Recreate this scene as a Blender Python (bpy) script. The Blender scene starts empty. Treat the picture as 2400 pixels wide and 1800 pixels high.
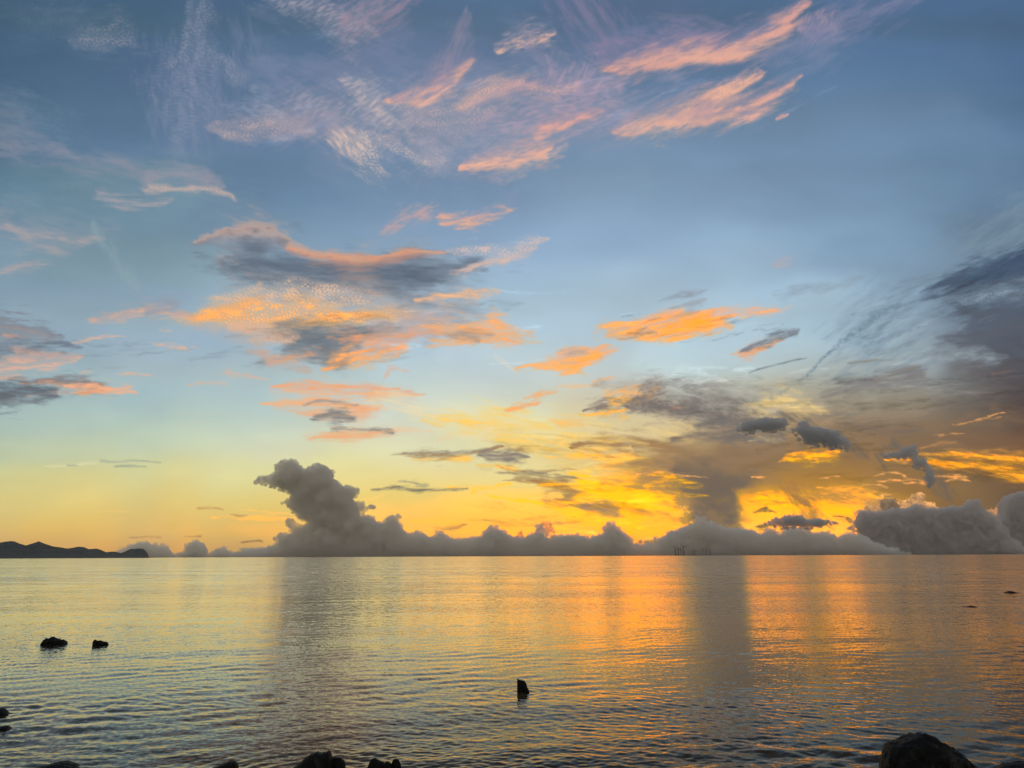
import bpy, math, random
import numpy as np
from mathutils import Vector, Matrix, noise as mnoise

# ---------------------------------------------------------------- camera, world, sun, exposure
scn = bpy.context.scene
COL = scn.collection
EYE = Vector((0.0, 0.0, 3.0))
PITCH, ROLL, FOC = 13.10, -0.22, 26.0
cam_d = bpy.data.cameras.new('camera'); cam_d.lens = FOC; cam_d.sensor_width = 36
cam_d.clip_start = 0.1; cam_d.clip_end = 200000
cam = bpy.data.objects.new('camera', cam_d); COL.objects.link(cam)
CM = Matrix.Rotation(math.radians(90 + PITCH), 4, 'X') @ Matrix.Rotation(math.radians(ROLL), 4, 'Z')
cam.matrix_world = Matrix.Translation(EYE) @ CM
scn.camera = cam
scn.view_settings.view_transform = 'Standard'; scn.view_settings.look = 'None'
scn.view_settings.exposure = 0; scn.view_settings.gamma = 1
scn.cycles.transparent_max_bounces = 24
scn.cycles.max_bounces = 16; scn.cycles.volume_bounces = 14

SUN_AZ, SUN_EL = math.radians(13.5), math.radians(1.5)     # low behind the cloud bank, right of centre
world = bpy.data.worlds.new('World'); scn.world = world; world.use_nodes = True
wn = world.node_tree
bg = wn.nodes['Background']; sk = wn.nodes.new('ShaderNodeTexSky'); sk.sky_type = 'NISHITA'; sk.sun_disc = False
sk.sun_elevation = SUN_EL; sk.sun_rotation = SUN_AZ
wn.links.new(sk.outputs[0], bg.inputs[0]); bg.inputs[1].default_value = 0.05
sun_d = bpy.data.lights.new('sun', 'SUN'); sun_d.energy = 0.5; sun_d.angle = math.radians(0.5); sun_d.color = (1, .62, .32)
sun = bpy.data.objects.new('sun', sun_d); COL.objects.link(sun); sun.location = (3000, 12000, 400)
sdir = Vector((math.sin(SUN_AZ) * math.cos(SUN_EL), math.cos(SUN_AZ) * math.cos(SUN_EL), math.sin(SUN_EL)))
sun.rotation_euler = sdir.to_track_quat('Z', 'Y').to_euler()

# ---------------------------------------------------------------- helpers
FPX = 2400 * FOC / 36
R3 = CM.to_3x3()
RN = np.array(R3)
def ray(px, py):
    return (R3 @ Vector(((px - 1200) / FPX, -(py - 900) / FPX, -1))).normalized()
def on_water(px, py):
    d = ray(px, py); t = -EYE.z / d.z
    return EYE + d * t
def at_depth(px, py, Y):
    d = ray(px, py); return EYE + d * ((Y - EYE.y) / d.y)
def tag(o, label=None, cat=None, group=None, kind=None):
    if label: o['label'] = label
    if cat: o['category'] = cat
    if group: o['group'] = group
    if kind: o['kind'] = kind
    return o
def mesh_obj(name, verts, faces, mat=None, parent=None, smooth=True, loc=None):
    me = bpy.data.meshes.new(name)
    verts = np.asarray(verts, np.float32); faces = np.asarray(faces, np.int32)
    me.vertices.add(len(verts)); me.vertices.foreach_set('co', verts.ravel())
    n = faces.shape[1]
    me.loops.add(faces.size); me.loops.foreach_set('vertex_index', faces.ravel())
    me.polygons.add(len(faces)); me.polygons.foreach_set('loop_start', np.arange(len(faces), dtype=np.int32) * n)
    me.update(calc_edges=True); me.validate()
    me.polygons.foreach_set('use_smooth', [smooth] * len(me.polygons))
    if mat: me.materials.append(mat)
    o = bpy.data.objects.new(name, me); COL.objects.link(o)
    if parent: o.parent = parent
    if loc is not None: o.location = loc
    return o
def grid_faces(nr, nc, wrap=False):
    i = np.arange(nr - 1)[:, None]; j = np.arange(nc if wrap else nc - 1)[None]
    a = i * nc + j; b = i * nc + (j + 1) % nc
    return np.stack([a, b, b + nc, a + nc], -1).reshape(-1, 4)
def new_mat(name):
    m = bpy.data.materials.new(name); m.use_nodes = True
    return m, m.node_tree.nodes, m.node_tree.links
# ---------------------------------------------------------------- sky: procedural cloud painter

_r = np.random.default_rng(11)
def _tile(n, beta=None, lo=None, hi=None, k0=1):
    f = np.fft.fftfreq(n) * n
    k = np.hypot(f[:, None], f[None, :]); k[0, 0] = 1
    if beta is not None: amp = k ** (-beta) * (1 - np.exp(-(k / k0) ** 4))
    else: amp = np.exp(-((np.log(k) - np.log((lo * hi) ** .5)) / (np.log(hi / lo) / 2)) ** 2)
    amp[0, 0] = 0
    z = np.fft.ifft2(np.fft.fft2(_r.standard_normal((n, n))) * amp).real
    return ((z - z.mean()) / z.std()).astype(np.float32)
FB = _tile(1024, beta=2.0, k0=7); FB2 = _tile(1024, beta=1.85, k0=9); GR = _tile(1024, lo=80, hi=170); BD = _tile(1024, lo=20, hi=50)
def smp(T, x, y):
    n = T.shape[0]
    x = np.mod(x, n); y = np.mod(y, n)
    i = np.floor(x).astype(np.int32); j = np.floor(y).astype(np.int32)
    fx = (x - i).astype(np.float32); fy = (y - j).astype(np.float32)
    i %= n; j %= n; i1 = (i + 1) % n; j1 = (j + 1) % n
    return (T[j, i] * (1 - fx) + T[j, i1] * fx) * (1 - fy) + (T[j1, i] * (1 - fx) + T[j1, i1] * fx) * fy
def sst(a, b, x):
    t = np.clip((x - a) / (b - a), 0, 1); return t * t * (3 - 2 * t)

# clear-sky colour samples on the sky chart: x, y, r, g, b (display values)
BASE = [
(-200,0,60,86,112),(0,0,66,92,118),(300,0,70,98,125),(600,0,76,102,132),(900,0,86,108,138),(1200,0,84,110,142),(1500,0,84,107,140),(1800,0,80,108,142),(2100,0,80,109,144),(2400,0,76,104,138),
(0,150,74,102,128),(300,150,80,106,136),(600,150,84,112,142),(1100,150,100,122,152),(1500,150,92,117,148),(2000,150,90,120,154),(2400,150,80,110,144),
(0,300,84,113,138),(300,300,90,118,146),(600,300,96,120,150),(900,300,100,127,156),(1300,300,112,138,164),(1700,300,112,138,166),(2100,300,106,134,164),(2400,300,90,120,152),
(0,450,98,128,148),(300,450,108,138,156),(650,450,104,132,160),(1000,430,116,142,170),(1400,450,130,156,182),(1800,450,124,150,178),(2100,450,114,142,170),(2400,450,96,124,152),
(0,600,120,146,164),(350,600,128,154,168),(550,520,116,142,165),(1000,540,134,160,188),(1400,600,148,175,202),(1800,600,150,177,200),(2100,600,128,156,182),(2400,560,98,120,140),
(0,720,135,158,174),(300,700,142,166,182),(1250,700,165,190,208),(1500,650,160,185,205),(1900,700,166,192,210),
(200,820,156,178,190),(500,830,162,184,196),(1300,800,180,202,212),(1700,850,190,210,214),(2000,800,168,192,204),(2150,780,150,168,180),
(0,980,168,190,184),(300,950,172,194,192),(600,980,190,206,198),(950,870,186,206,212),(1100,870,192,208,212),(1350,860,196,208,208),
(0,1060,190,200,168),(300,1060,198,210,182),(600,1060,212,216,186),(900,1000,212,216,196),(1200,1000,228,222,176),(1000,1080,228,222,176),
(0,1120,212,204,142),(300,1120,216,210,152),(600,1140,226,216,150),(900,1120,234,220,150),(1200,1110,238,222,158),
(0,1180,222,202,128),(300,1180,224,203,128),(600,1180,229,206,124),(950,1180,238,206,112),(1200,1170,246,204,96),
(0,1230,226,192,112),(300,1230,228,190,110),(600,1230,230,188,104),(1000,1230,238,190,92),(1250,1230,244,186,76),(1450,1230,250,178,60),
(0,1280,214,170,106),(300,1280,216,170,104),(600,1290,214,166,98),(1000,1290,224,166,86),(1400,1290,238,160,60),(1700,1290,220,140,60),
(1500,940,205,196,170),(1400,1000,225,205,155),(1550,1010,190,170,132),(1700,1000,165,142,118),(1850,1000,168,142,108),
(1700,920,190,190,176),(1850,900,185,180,160),(1950,860,172,182,180),(2000,930,150,142,126),(2150,860,150,162,166),(2220,900,118,118,116),
(2330,860,100,98,100),(2400,800,84,90,100),(2400,900,94,90,92),(2300,960,104,94,86),(2400,1000,106,88,76),(2150,980,124,108,92),(2000,1020,138,114,88),
(1850,1070,146,118,88),(2100,1080,136,108,76),(2300,1040,128,100,74),(2400,1050,130,96,64),(2300,1150,134,106,72),(2400,1180,118,96,74),(2050,1140,150,114,70),(2200,1180,136,104,66),
(1700,1080,136,110,84),(1500,1070,176,142,92),(1600,1130,130,106,84),(1850,1130,168,124,62),
(1350,1060,226,200,140),(1300,1110,240,200,110),(1350,1180,250,184,50),(1500,1150,254,190,40),(1550,1220,252,184,66),(1800,1180,252,176,40),(1950,1180,250,180,60),(1800,1240,250,186,74),(2000,1240,244,176,70),
(2200,1260,140,104,66),(2400,1260,112,90,72)]
def base_sky(X, Y):
    B = np.array(BASE, np.float32)
    X = X + 55 * smp(FB, X * .11, Y * .13) ; Y = Y + 9 * smp(FB, X * .12 + 500, Y * .15) * np.clip((1290 - Y) / 200, .1, 1)
    Xc = np.clip(X, -150, 2550); Yc = np.clip(Y, 0, 1310)
    def basis(x, y):
        x = (x - 1200) / 1200.; y = y / 650. - 1
        return np.stack([x ** i * y ** j for i in range(3) for j in range(5)], -1)
    Bm = basis(B[:, 0], B[:, 1]).astype(np.float64)
    K = np.linalg.solve(Bm.T @ Bm + .05 * np.eye(Bm.shape[1]), Bm.T @ B[:, 2:])
    res = B[:, 2:] - Bm @ K
    trend = (basis(Xc.astype(np.float64), Yc.astype(np.float64)) @ K).astype(np.float32)
    num = np.zeros((len(X), 3), np.float32); den = np.zeros(len(X), np.float32)
    near = np.full(len(X), 1e9, np.float32)
    for (x, y), (r, g, b) in zip(B[:, :2], res):
        d = ((Xc - x) / 210) ** 2 + ((Yc - y) / 70) ** 2
        near = np.minimum(near, d)
        w = 1 / (d + .32) ** 2.6
        den += w; num += w[:, None] * np.array([r, g, b], np.float32)
    return trend + num / den[:, None]

class Painter:
    def __init__(s, X, Y):
        s.X = X.astype(np.float32); s.Y = Y.astype(np.float32)
        s.C = base_sky(s.X, s.Y)
        n = smp(FB, s.X * .35 + 40, s.Y * .9)
        s.C *= (1 + .006 * n)[:, None]
    def st(s, pts, col, a=1., ang=None, soft=.8, edge=.42, L=140, W=16, warp=10, tex='s', tk=.55, cb=None, lam=10, rang=None, sharp=1., ck=.6, seed=0, dark=None, hf=.6, poly=False, off=0., fe=12, asym=0):
        """one cloud: a spine of (x, y, half-width); col on its upper side, cb on its lower side"""
        P = np.array(pts, np.float32)
        m = (fe * 3 if poly else P[:, 2].max() * (2.4 + edge)) + warp * 2 + 12
        sel = np.where((s.X > P[:, 0].min() - m) & (s.X < P[:, 0].max() + m) & (s.Y > P[:, 1].min() - m) & (s.Y < P[:, 1].max() + m))[0]
        if not len(sel): return
        X = s.X[sel]; Y = s.Y[sel]
        so = seed * 137.3 + P[0, 0] * .77
        if ang is None:
            ang = math.degrees(math.atan2(P[-1, 1] - P[0, 1], P[-1, 0] - P[0, 0]))
        ca, sa = math.cos(math.radians(ang)), math.sin(math.radians(ang))
        U = X * ca + Y * sa; V = -X * sa + Y * ca
        if warp:
            U0 = U + so; q = 1.3 / (.6 + warp / 14); wx = smp(FB, U0 * .5 * q, V * 1.1 * q + so); wy = smp(FB, U0 * .5 * q + 300, V * 1.1 * q)
            Xw = X + wx * warp * 1.5 * ca - wy * warp * sa * .6; Yw = Y + wx * warp * 1.5 * sa + wy * warp * ca * .6
        else: Xw, Yw = X, Y
        d = np.full(len(sel), 1e9, np.float32); side = np.zeros(len(sel), np.float32)
        if poly:
            Q = P[:, :2]; c = np.zeros(len(sel), bool); e = np.full(len(sel), 1e9, np.float32)
            for (x0, y0), (x1, y1) in zip(Q, np.roll(Q, -1, 0)):
                dx, dy = x1 - x0, y1 - y0
                if dy: c ^= ((y0 > Yw) != (y1 > Yw)) & (Xw < dx * (Yw - y0) / dy + x0)
                t = np.clip(((Xw - x0) * dx + (Yw - y0) * dy) / (dx * dx + dy * dy + 1e-6), 0, 1)
                e = np.minimum(e, np.hypot(Xw - x0 - t * dx, Yw - y0 - t * dy))
            d = 1 - (np.where(c, e, -e) - off) / fe - .15
            d = np.maximum(d, -1)
            side = (Y - Q[:, 1].mean()) / max(4, (Q[:, 1].max() - Q[:, 1].min()) * .5)
            P = np.zeros((1, 3))
        for (x0, y0, w0), (x1, y1, w1) in zip(P[:-1], P[1:]):
            dx, dy = x1 - x0, y1 - y0; l2 = dx * dx + dy * dy + 1e-6
            t = np.clip(((Xw - x0) * dx + (Yw - y0) * dy) / l2, 0, 1)
            ww = np.maximum(w0 + t * (w1 - w0), 1.)
            ex = Xw - x0 - t * dx; ey = Yw - y0 - t * dy
            dd = np.hypot(ex, ey) / ww
            k = dd < d; side = np.where(k, ey / ww, side); d = np.minimum(d, dd)
        streak = .75 * smp(FB2, U / L * 90 + so, V / W * 45) + .45 * hf * smp(FB2, U / L * 260, V / W * 130 + so)
        f = (1 - d) + edge * .36 * streak
        if asym: soft = soft * np.where(side * asym > 0, .55, 1.9 - .0 * side)
        al = sst(-soft * .7, soft * 1.1, f)
        al = al * .8 + .3 * sst(-1.2, .3, 1 - d + .45 * streak) * (.6 + .4 * sst(-1, 1.2, streak))
        if tex == 's':
            tx = sst(-1.6, 1.6, streak) * tk + (1 - tk)
        elif tex == 'g':      # cellular, granulated
            lw = 2.2 * smp(FB, X * .9 + so, Y * 1.6)
            gn = .8 * smp(GR, (X + lw) * 9 / lam + so, (Y + lw) * 12 / lam) + .6 * smp(FB2, U * 1.4 + so, V * 2.6)
            tx = sst(-.7 / sharp, 1.7 / sharp, gn) * tk * (.92 if lam < 9.9 and tk > .6 and Y.mean() > 560 else .72) + (1 - tk * (.92 if lam < 9.9 and tk > .6 and Y.mean() > 560 else .72))
        elif tex == 'r':      # parallel ripples
            ra = math.radians(rang if rang is not None else ang + 90)
            ac = X * math.cos(ra) + Y * math.sin(ra); br = -X * math.sin(ra) + Y * math.cos(ra)
            ac = ac + lam * .38 * smp(FB, X * .5 + so, Y * .5)
            rr = smp(BD, ac / lam * 32 + so, br / lam * 9) + .5 * smp(FB2, ac / lam * 30, br / lam * 14 + so)
            tx = sst(-1.1 / sharp, 1.7 / sharp, rr) * tk * .74 + (1 - tk * .74)
        elif tex == 'b':      # billowed cumulus edge
            bn = -np.abs(smp(BD, X / lam * 14 + so, Y / lam * 14)) * .8 - .4 * np.abs(smp(GR, X / lam * 10 + so, Y / lam * 10)) + .8
            al = sst(-soft * .4, soft * .6, (1 - d) + edge * .5 * bn + .15 * streak); tx = 1 - tk + tk * sst(-1, 1.2, bn + .3 * streak)
        aa = np.clip(al * tx * a, 0, 1)[:, None]
        c = s.C[sel] * col if isinstance(col, float) else np.array(col, np.float32)[None]
        if cb is not None:
            q = sst(-ck * 1.6, ck * 1.6, side + .5 * streak)[:, None]
            c = c * (1 - q) + np.array(cb, np.float32)[None] * q
        if dark is not None:
            q = sst(-.4, 2., smp(FB, U / L * 110 + so * 2, V / W * 40))[:, None]
            c = c * (1 - q) + np.array(dark, np.float32)[None] * q
        s.C[sel] = s.C[sel] * (1 - aa) + c * aa

    def puff(s, cx, cy, r, rim, body, a=1., w=3.):
        sel = np.where((np.abs(s.X - cx) < r * 1.5 + 4) & (np.abs(s.Y - cy) < r * 1.5 + 4))[0]
        if not len(sel): return
        X = s.X[sel]; Y = s.Y[sel]
        d = np.hypot(X - cx, (Y - cy) * 1.08) + r * .16 * smp(BD, X * 3.2, Y * 3.2) + r * .06 * smp(GR, X * 2, Y * 2)
        al = sst(r + 1.4, r - 1.4, d)[:, None] * a
        q = (sst(r - w * 1.6, r, d) * sst(.7, -.6, (Y - cy) / r))[:, None]
        n = (1 + .05 * smp(FB2, X * 3, Y * 3))[:, None]
        c = (np.array(body, np.float32) * (1 - q) + np.array(rim, np.float32) * q) * n
        s.C[sel] = s.C[sel] * (1 - al) + c * al
    def heap(s, line, rim, body, rlo, rhi, n, seed, fall, a=1.):
        """cauliflower top: puffs strewn below a crest line (x, y), the lower ones in front"""
        g = np.random.default_rng(seed); xs = [p[0] for p in line]; ys = [p[1] for p in line]; L = []
        for _ in range(n):
            x = g.uniform(xs[0], xs[-1]); r = g.uniform(rlo, rhi); t = g.uniform(0, 1) ** 1.3
            L.append((np.interp(x, xs, ys) + r + t * fall, x, r, t))
        for y, x, r, t in sorted(L):
            k = 1 - .75 * t
            s.puff(x, y, r * (1 + .5 * t), np.array(rim) * k + np.array(body) * (1 - k), body, a)

def paint_sky(X, Y):
    p = Painter(X, Y); S = p.st
    MV = (136, 134, 160); PK = (206, 162, 154); PO = (232, 172, 140); OR = (246, 172, 108); GB = (104, 116, 130)
    # ---- high veils
    S([(650,170,60),(800,250,90),(1000,260,110),(1250,240,110),(1420,200,50)], (140,146,172), .5, soft=1.4, ang=12, L=300, W=60, warp=25)
    S([(560,120,40),(460,230,70),(420,330,50)], (128,138,164), .42, soft=1.5, ang=80, warp=25)
    S([(1350,0,50),(1420,90,45),(1440,150,35)], (126,124,152), .75, soft=1.2, ang=60, warp=15)
    S([(0,300,60),(-100,280,60)], (150,146,160), .4, soft=1.3)
    S([(200,420,50),(420,440,60),(560,480,40)], (128,150,168), .3, soft=1.5)
    S([(680,215,30),(800,170,30),(900,110,30),(950,60,20)], (130,132,160), .35, soft=1.4)
    # ---- granulated patches top left
    S([(70,50,50),(160,40,45),(195,80,35)], (118,136,158), .35, tex='g', lam=9, tk=.9, soft=1.3, ang=0)
    S([(195,90,20),(235,80,34),(285,90,22)], (168,158,164), .5, tex='g', lam=11, tk=.9, soft=1.3, ang=0, warp=16)
    S([(505,35,22),(470,85,34),(430,120,42),(400,130,25)], (162,160,174), .5, tex='g', lam=11, tk=.9, soft=1.3, ang=100, warp=16)
    S([(500,110,26),(530,150,26),(545,190,12)], (160,158,174), .5, tex='g', lam=10, tk=.9, soft=1.3, ang=60, warp=16)
    S([(440,170,60),(430,240,60),(420,300,35)], (146,150,174), .5, tex='r', rang=96, lam=7.5, tk=.8, soft=1.5, ang=90, warp=20)
    S([(80,290,50),(150,310,40)], (112,138,160), .4, tex='r', rang=80, lam=7, tk=.8, soft=1.4)
    # ---- rippled top patch
    S([(640,-10,25),(720,15,36),(800,50,40),(850,60,25)], (166,158,172), .75, tex='r', rang=62, lam=9, tk=.8, soft=1.1, ang=25, warp=12)
    S([(790,60,24),(860,45,36),(925,15,24),(970,-20,12)], (160,146,164), .8, ang=-30, soft=1.2, L=80, W=12, cb=(150,134,154))
    # ---- bright ripples left of centre
    S([(600,240,34),(640,260,26)], (152,160,182), .6, tex='r', rang=95, lam=9, tk=.85, soft=1.2)
    S([(525,305,12),(575,300,26),(650,305,22),(720,315,18)], (196,170,170), .72, tex='g', lam=10, tk=.6, soft=1.1, ang=0, warp=14)
    S([(640,330,14),(740,275,36),(800,290,28)], (164,152,168), .6, soft=1.2, ang=-30)
    S([(815,205,14),(850,215,24),(880,245,20),(900,285,14)], (204,184,180), .8, tex='r', rang=68, lam=13, tk=.97, sharp=1.2, soft=1.1, ang=30, warp=6, seed=3)
    S([(765,310,10),(810,330,24),(855,350,16)], (224,190,174), .9, tex='r', rang=-40, lam=14, tk=.93, sharp=1.2, soft=1.1, ang=35, warp=6)
    S([(700,250,40),(830,260,50),(960,290,70),(1010,310,50)], (176,166,178), .55, tex='r', rang=55, lam=12, tk=.9, soft=1.3, ang=30, warp=22)
    S([(850,350,34),(880,375,20),(930,350,34),(980,350,26)], (206,186,180), .8, tex='g', lam=10, tk=.93, sharp=1.2, soft=1.1, ang=30, warp=20)
    S([(930,290,34),(1040,280,44),(1120,260,34)], (190,168,172), .7, tex='g', lam=11, tk=.75, soft=1.2, ang=-10, warp=24)
    S([(1000,360,25),(1020,390,18)], (160,156,172), .5, soft=1.3)
    # ---- feather at 1000,200
    S([(905,238,8),(975,226,22),(1030,203,28),(1088,162,12)], (176,150,162), .9, cb=(222,170,152), ang=-25, L=90, W=14, warp=6, asym=1, edge=.3, hf=.3, tk=.3, soft=.8)
    S([(1030,190,24),(1070,130,30),(1085,80,22),(1100,40,10)], (158,140,160), .5, soft=1.3, ang=-70)
    S([(1175,108,10),(1215,97,18),(1265,82,20),(1300,72,6)], (170,150,164), .85, cb=(218,176,160), ang=-18, L=60, W=10, warp=7, asym=1, edge=.4, hf=.5, tk=.5, soft=.9)
    S([(1080,260,12),(1110,232,20),(1160,210,26),(1215,195,14)], (214,172,162), .9, tex='g', lam=9, tk=.55, soft=.9, ang=-25, warp=12)
    S([(1200,195,16),(1255,185,16),(1290,170,10)], (200,160,164), .75, soft=1., warp=12)
    # ---- big rippled mauve field right of centre
    S([(1290,140,20),(1330,200,44),(1390,200,50),(1440,230,25)], (168,150,172), .75, tex='r', rang=15, lam=21, tk=.75, soft=1.1, ang=30, warp=18)
    S([(1150,290,60),(1260,260,60),(1370,270,50),(1430,230,30)], (172,154,174), .8, tex='r', rang=80, lam=12, tk=.75, soft=1.2, ang=-15, warp=22)
    S([(1270,215,14),(1310,225,14),(1340,210,14)], (214,170,162), .7, tex='g', lam=12, tk=.7, soft=1)
    S([(1400,260,8),(1330,288,20),(1280,303,22),(1235,325,12)], (186,152,162), .9, cb=(222,166,156), ang=-20, L=70, W=12, warp=8, asym=1, edge=.3, hf=.3, tk=.3, soft=.8)
    S([(1200,330,40),(1100,340,50),(1060,370,30)], (156,158,180), .5, tex='r', rang=70, lam=10, tk=.7, soft=1.3, warp=20)
    S([(1080,384,6),(1130,382,18),(1200,372,30),(1275,352,22),(1305,338,6)], (196,160,164), .92, cb=(230,174,154), ang=-12, L=80, W=11, warp=7, asym=1, edge=.3, hf=.3, tk=.3, soft=.8)
    S([(1110,385,14),(1200,372,22),(1275,350,14)], (236,186,164), .5, tex='r', rang=72, lam=9, tk=.9, soft=1.1)
    S([(1180,410,16),(1230,400,20)], (170,160,175), .5, tex='r', rang=72, lam=8, tk=.7, soft=1.2)
    # ---- big pink feathers upper right
    S([(1425,105,20),(1540,95,34),(1640,90,40),(1720,80,25)], (140,130,160), .75, ang=5, soft=1.2, L=120, W=24, warp=14)
    S([(1425,160,10),(1470,150,26),(1540,130,30),(1640,116,30),(1740,106,32),(1800,74,28),(1850,34,22),(1905,-20,14)], (152,136,162), .95, cb=(214,160,150), ang=-22, L=130, W=16, warp=7, asym=1, edge=.3, hf=.3, tk=.3, soft=.8)
    S([(1500,150,10),(1600,132,18),(1700,130,18),(1780,105,16),(1830,65,10)], (226,170,154), .6, ang=-18, L=120, W=10, warp=6, soft=1.3, hf=.4, tk=.6)
    S([(1425,152,10),(1480,162,12),(1530,140,14)], (226,168,152), .6, tex='r', rang=70, lam=9, tk=.8, soft=1)
    S([(1590,130,8),(1690,132,10),(1770,108,12),(1810,80,8)], (232,176,156), .7, soft=1., warp=6)
    S([(1420,314,6),(1500,296,20),(1580,272,30),(1650,246,32),(1710,208,20),(1772,172,7)], (184,150,160), .95, cb=(224,170,152), ang=-26, L=100, W=14, warp=8, asym=1, edge=.3, hf=.3, tk=.3, soft=.8)
    S([(1450,305,8),(1540,285,18),(1640,245,18),(1700,215,10)], (232,180,158), .55, ang=-24, L=80, W=9, warp=7, soft=1.2, hf=.5, tk=.7)
    S([(1590,290,14),(1690,264,26),(1760,250,24),(1810,224,22),(1868,182,6)], (180,150,162), .92, cb=(220,168,154), ang=-22, L=110, W=14, warp=7, asym=1, edge=.3, hf=.3, tk=.3, soft=.8)
    S([(1470,300,18),(1560,295,22),(1620,290,16)], (240,184,160), .55, tex='r', rang=62, lam=9, tk=.85, soft=1.1)
    S([(1690,222,14),(1740,196,14),(1765,180,6)], (246,186,156), .7, tex='r', rang=-10, lam=9, tk=.5, soft=.9, warp=6)
    S([(1440,270,30),(1540,235,34),(1600,200,24)], (138,146,174), .55, soft=1.3, ang=-25)
    S([(1870,82,10),(1905,60,24),(1950,45,30)], (176,150,168), .8, tex='r', rang=28, lam=10, tk=.7, soft=1., ang=-25)
    S([(1930,80,34),(2010,40,40),(2110,-10,30)], (124,128,160), .75, soft=1.3, ang=-28)
    S([(1790,140,16),(1840,120,22),(1900,110,30),(1960,80,26)], (136,138,166), .6, tex='r', rang=30, lam=9, tk=.5, soft=1.2)
    S([(1850,180,16),(1900,150,24),(1950,120,20)], (124,138,168), .5, soft=1.3)
    S([(1818,281,3),(1838,272,6),(1852,266,3)], (220,166,160), .9, soft=.8, warp=3)
    S([(1840,268,3),(1880,246,4),(1930,222,3),(1960,208,2)], (124,146,178), .5, soft=1., warp=4, edge=.8)
    # ---- left pale bands
    S([(-20,325,28),(60,335,26),(120,355,20),(180,378,16),(270,392,22),(360,400,14)], (148,146,160), .6, soft=1.3, L=160, W=20)
    S([(355,432,10),(400,412,20),(460,415,16),(500,430,8)], (166,154,164), .7, tex='g', lam=8, tk=.5, soft=1.2, ang=0)
    S([(350,438,6),(390,443,10),(440,438,10),(500,440,10),(555,468,6)], (206,176,166), .85, tex='g', lam=8, tk=.5, soft=.9, ang=5, warp=7)
    S([(230,462,6),(300,470,10),(380,468,10)], (172,162,168), .7, soft=1.1, L=100, W=7)
    S([(-20,510,22),(50,540,28),(110,563,20),(180,566,12),(230,558,8)], (158,156,164), .7, soft=1.2, cb=(178,164,164))
    S([(230,550,8),(262,590,12),(290,630,14),(308,672,8)], (152,172,176), .42, soft=1.2, ang=62, L=100, W=9)
    S([(60,500,30),(150,530,30),(240,540,16)], (140,154,166), .4, soft=1.4)
    S([(-10,632,12),(60,628,15),(125,622,8)], (182,164,164), .8, soft=1., L=90, W=8)
    # ---- small ones, middle
    S([(905,538,6),(940,515,15),(1000,498,16)], (192,162,164), .85, soft=1., warp=8, L=60, W=9, tk=.7)
    S([(1040,515,8),(1090,522,12),(1140,508,12),(1185,492,6)], (212,166,158), .9, cb=(224,172,150), soft=.9, warp=7, L=70, W=8)
    S([(1140,490,14),(1190,470,12)], (150,156,178), .4, soft=1.3)
    # ---- centre-left complex
    S([(900,620,40),(1010,640,50),(1090,680,44),(1060,740,30)], (146,164,176), .75, soft=1.3, ang=0, warp=20)
    S([(465,572,4),(520,556,22),(590,548,34),(640,560,22),(700,592,8)], (200,166,152), .95, cb=(134,132,140), ang=12, L=80, W=14, warp=7, asym=-1, edge=.3, hf=.5, tk=.3, soft=.9)
    S([(520,600,20),(560,625,30),(580,640,20)], (176,158,154), .8, soft=1., dark=(120,126,138))
    S([(620,670,26),(750,680,30),(900,690,34),(960,710,30)], (126,136,146), .9, soft=1.1, ang=5, L=140, W=18, tk=.3)
    # ---- centre-left complex, outlined bodies
    S([(930,620,36),(1010,660,50),(1060,700,44),(1010,760,34)], (142,152,168), .7, soft=1.4, ang=10, warp=16, L=160, W=18, hf=.5)
    S([(900,740,20),(960,750,28),(1040,745,24),(1060,760,16)], (200,172,160), .6, soft=1.4, ang=-5, warp=12, L=120, W=12, hf=.5)
    S([(510,613,1),(575,580,1),(651,564,1),(705,602,1),(814,618,1),(922,608,1),(1004,597,1),(1074,613,1),(1080,640,1),(1004,673,1),(944,656,1),(868,673,1),(760,678,1),(651,670,1),(570,656,1),(532,635,1)], (108,120,136), .95, poly=True, fe=26, warp=16, ang=4, L=180, W=18, tk=.22, cb=(104,116,130), edge=.5, soft=1., hf=.5)
    S([(586,608,1),(678,602,1),(803,632,1),(944,624,1),(1020,646,1),(922,659,1),(787,662,1),(651,651,1)], (94,107,124), .6, poly=True, fe=18, warp=10, ang=4, L=180, W=14, tk=.3, soft=1.2, hf=.5)
    S([(429,754,1),(477,722,1),(532,684,1),(597,667,1),(732,659,1),(868,673,1),(966,727,1),(977,749,1),(846,760,1),(705,776,1),(597,792,1),(532,776,1)], (178,176,178), .7, poly=True, fe=24, warp=14, ang=4, L=150, W=20, tk=.35, soft=1.1)
    S([(521,705,1),(586,670,1),(705,665,1),(825,678,1),(922,716,1),(814,722,1),(651,711,1),(543,722,1)], (232,190,158), .9, poly=True, fe=22, warp=14, tex='g', lam=9.5, tk=.92, soft=1.1, ang=5, sharp=1.1)
    S([(431,753,1),(477,724,1),(543,697,1),(624,700,1),(732,708,1),(841,711,1),(922,727,1),(960,735,1),(922,751,1),(846,750,1),(776,769,1),(694,766,1),(624,773,1),(575,781,1),(521,768,1),(472,762,1)], (255,184,112), .98, poly=True, fe=20, warp=12, tex='g', lam=9.5, tk=.68, soft=1., ang=3, sharp=1.)
    S([(651,749,1),(716,741,1),(803,732,1),(890,730,1),(922,741,1),(846,749,1),(770,765,1),(694,762,1)], (255,170,84), .75, poly=True, fe=16, warp=10, tex='g', lam=9, tk=.5, soft=1.2, ang=3)
    S([(434,751,1),(488,727,1),(543,711,1),(586,716,1),(543,743,1),(477,757,1)], (255,168,90), .4, poly=True, fe=14, warp=8, tex='g', lam=9, tk=.85, soft=1.2, ang=-12)
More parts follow.
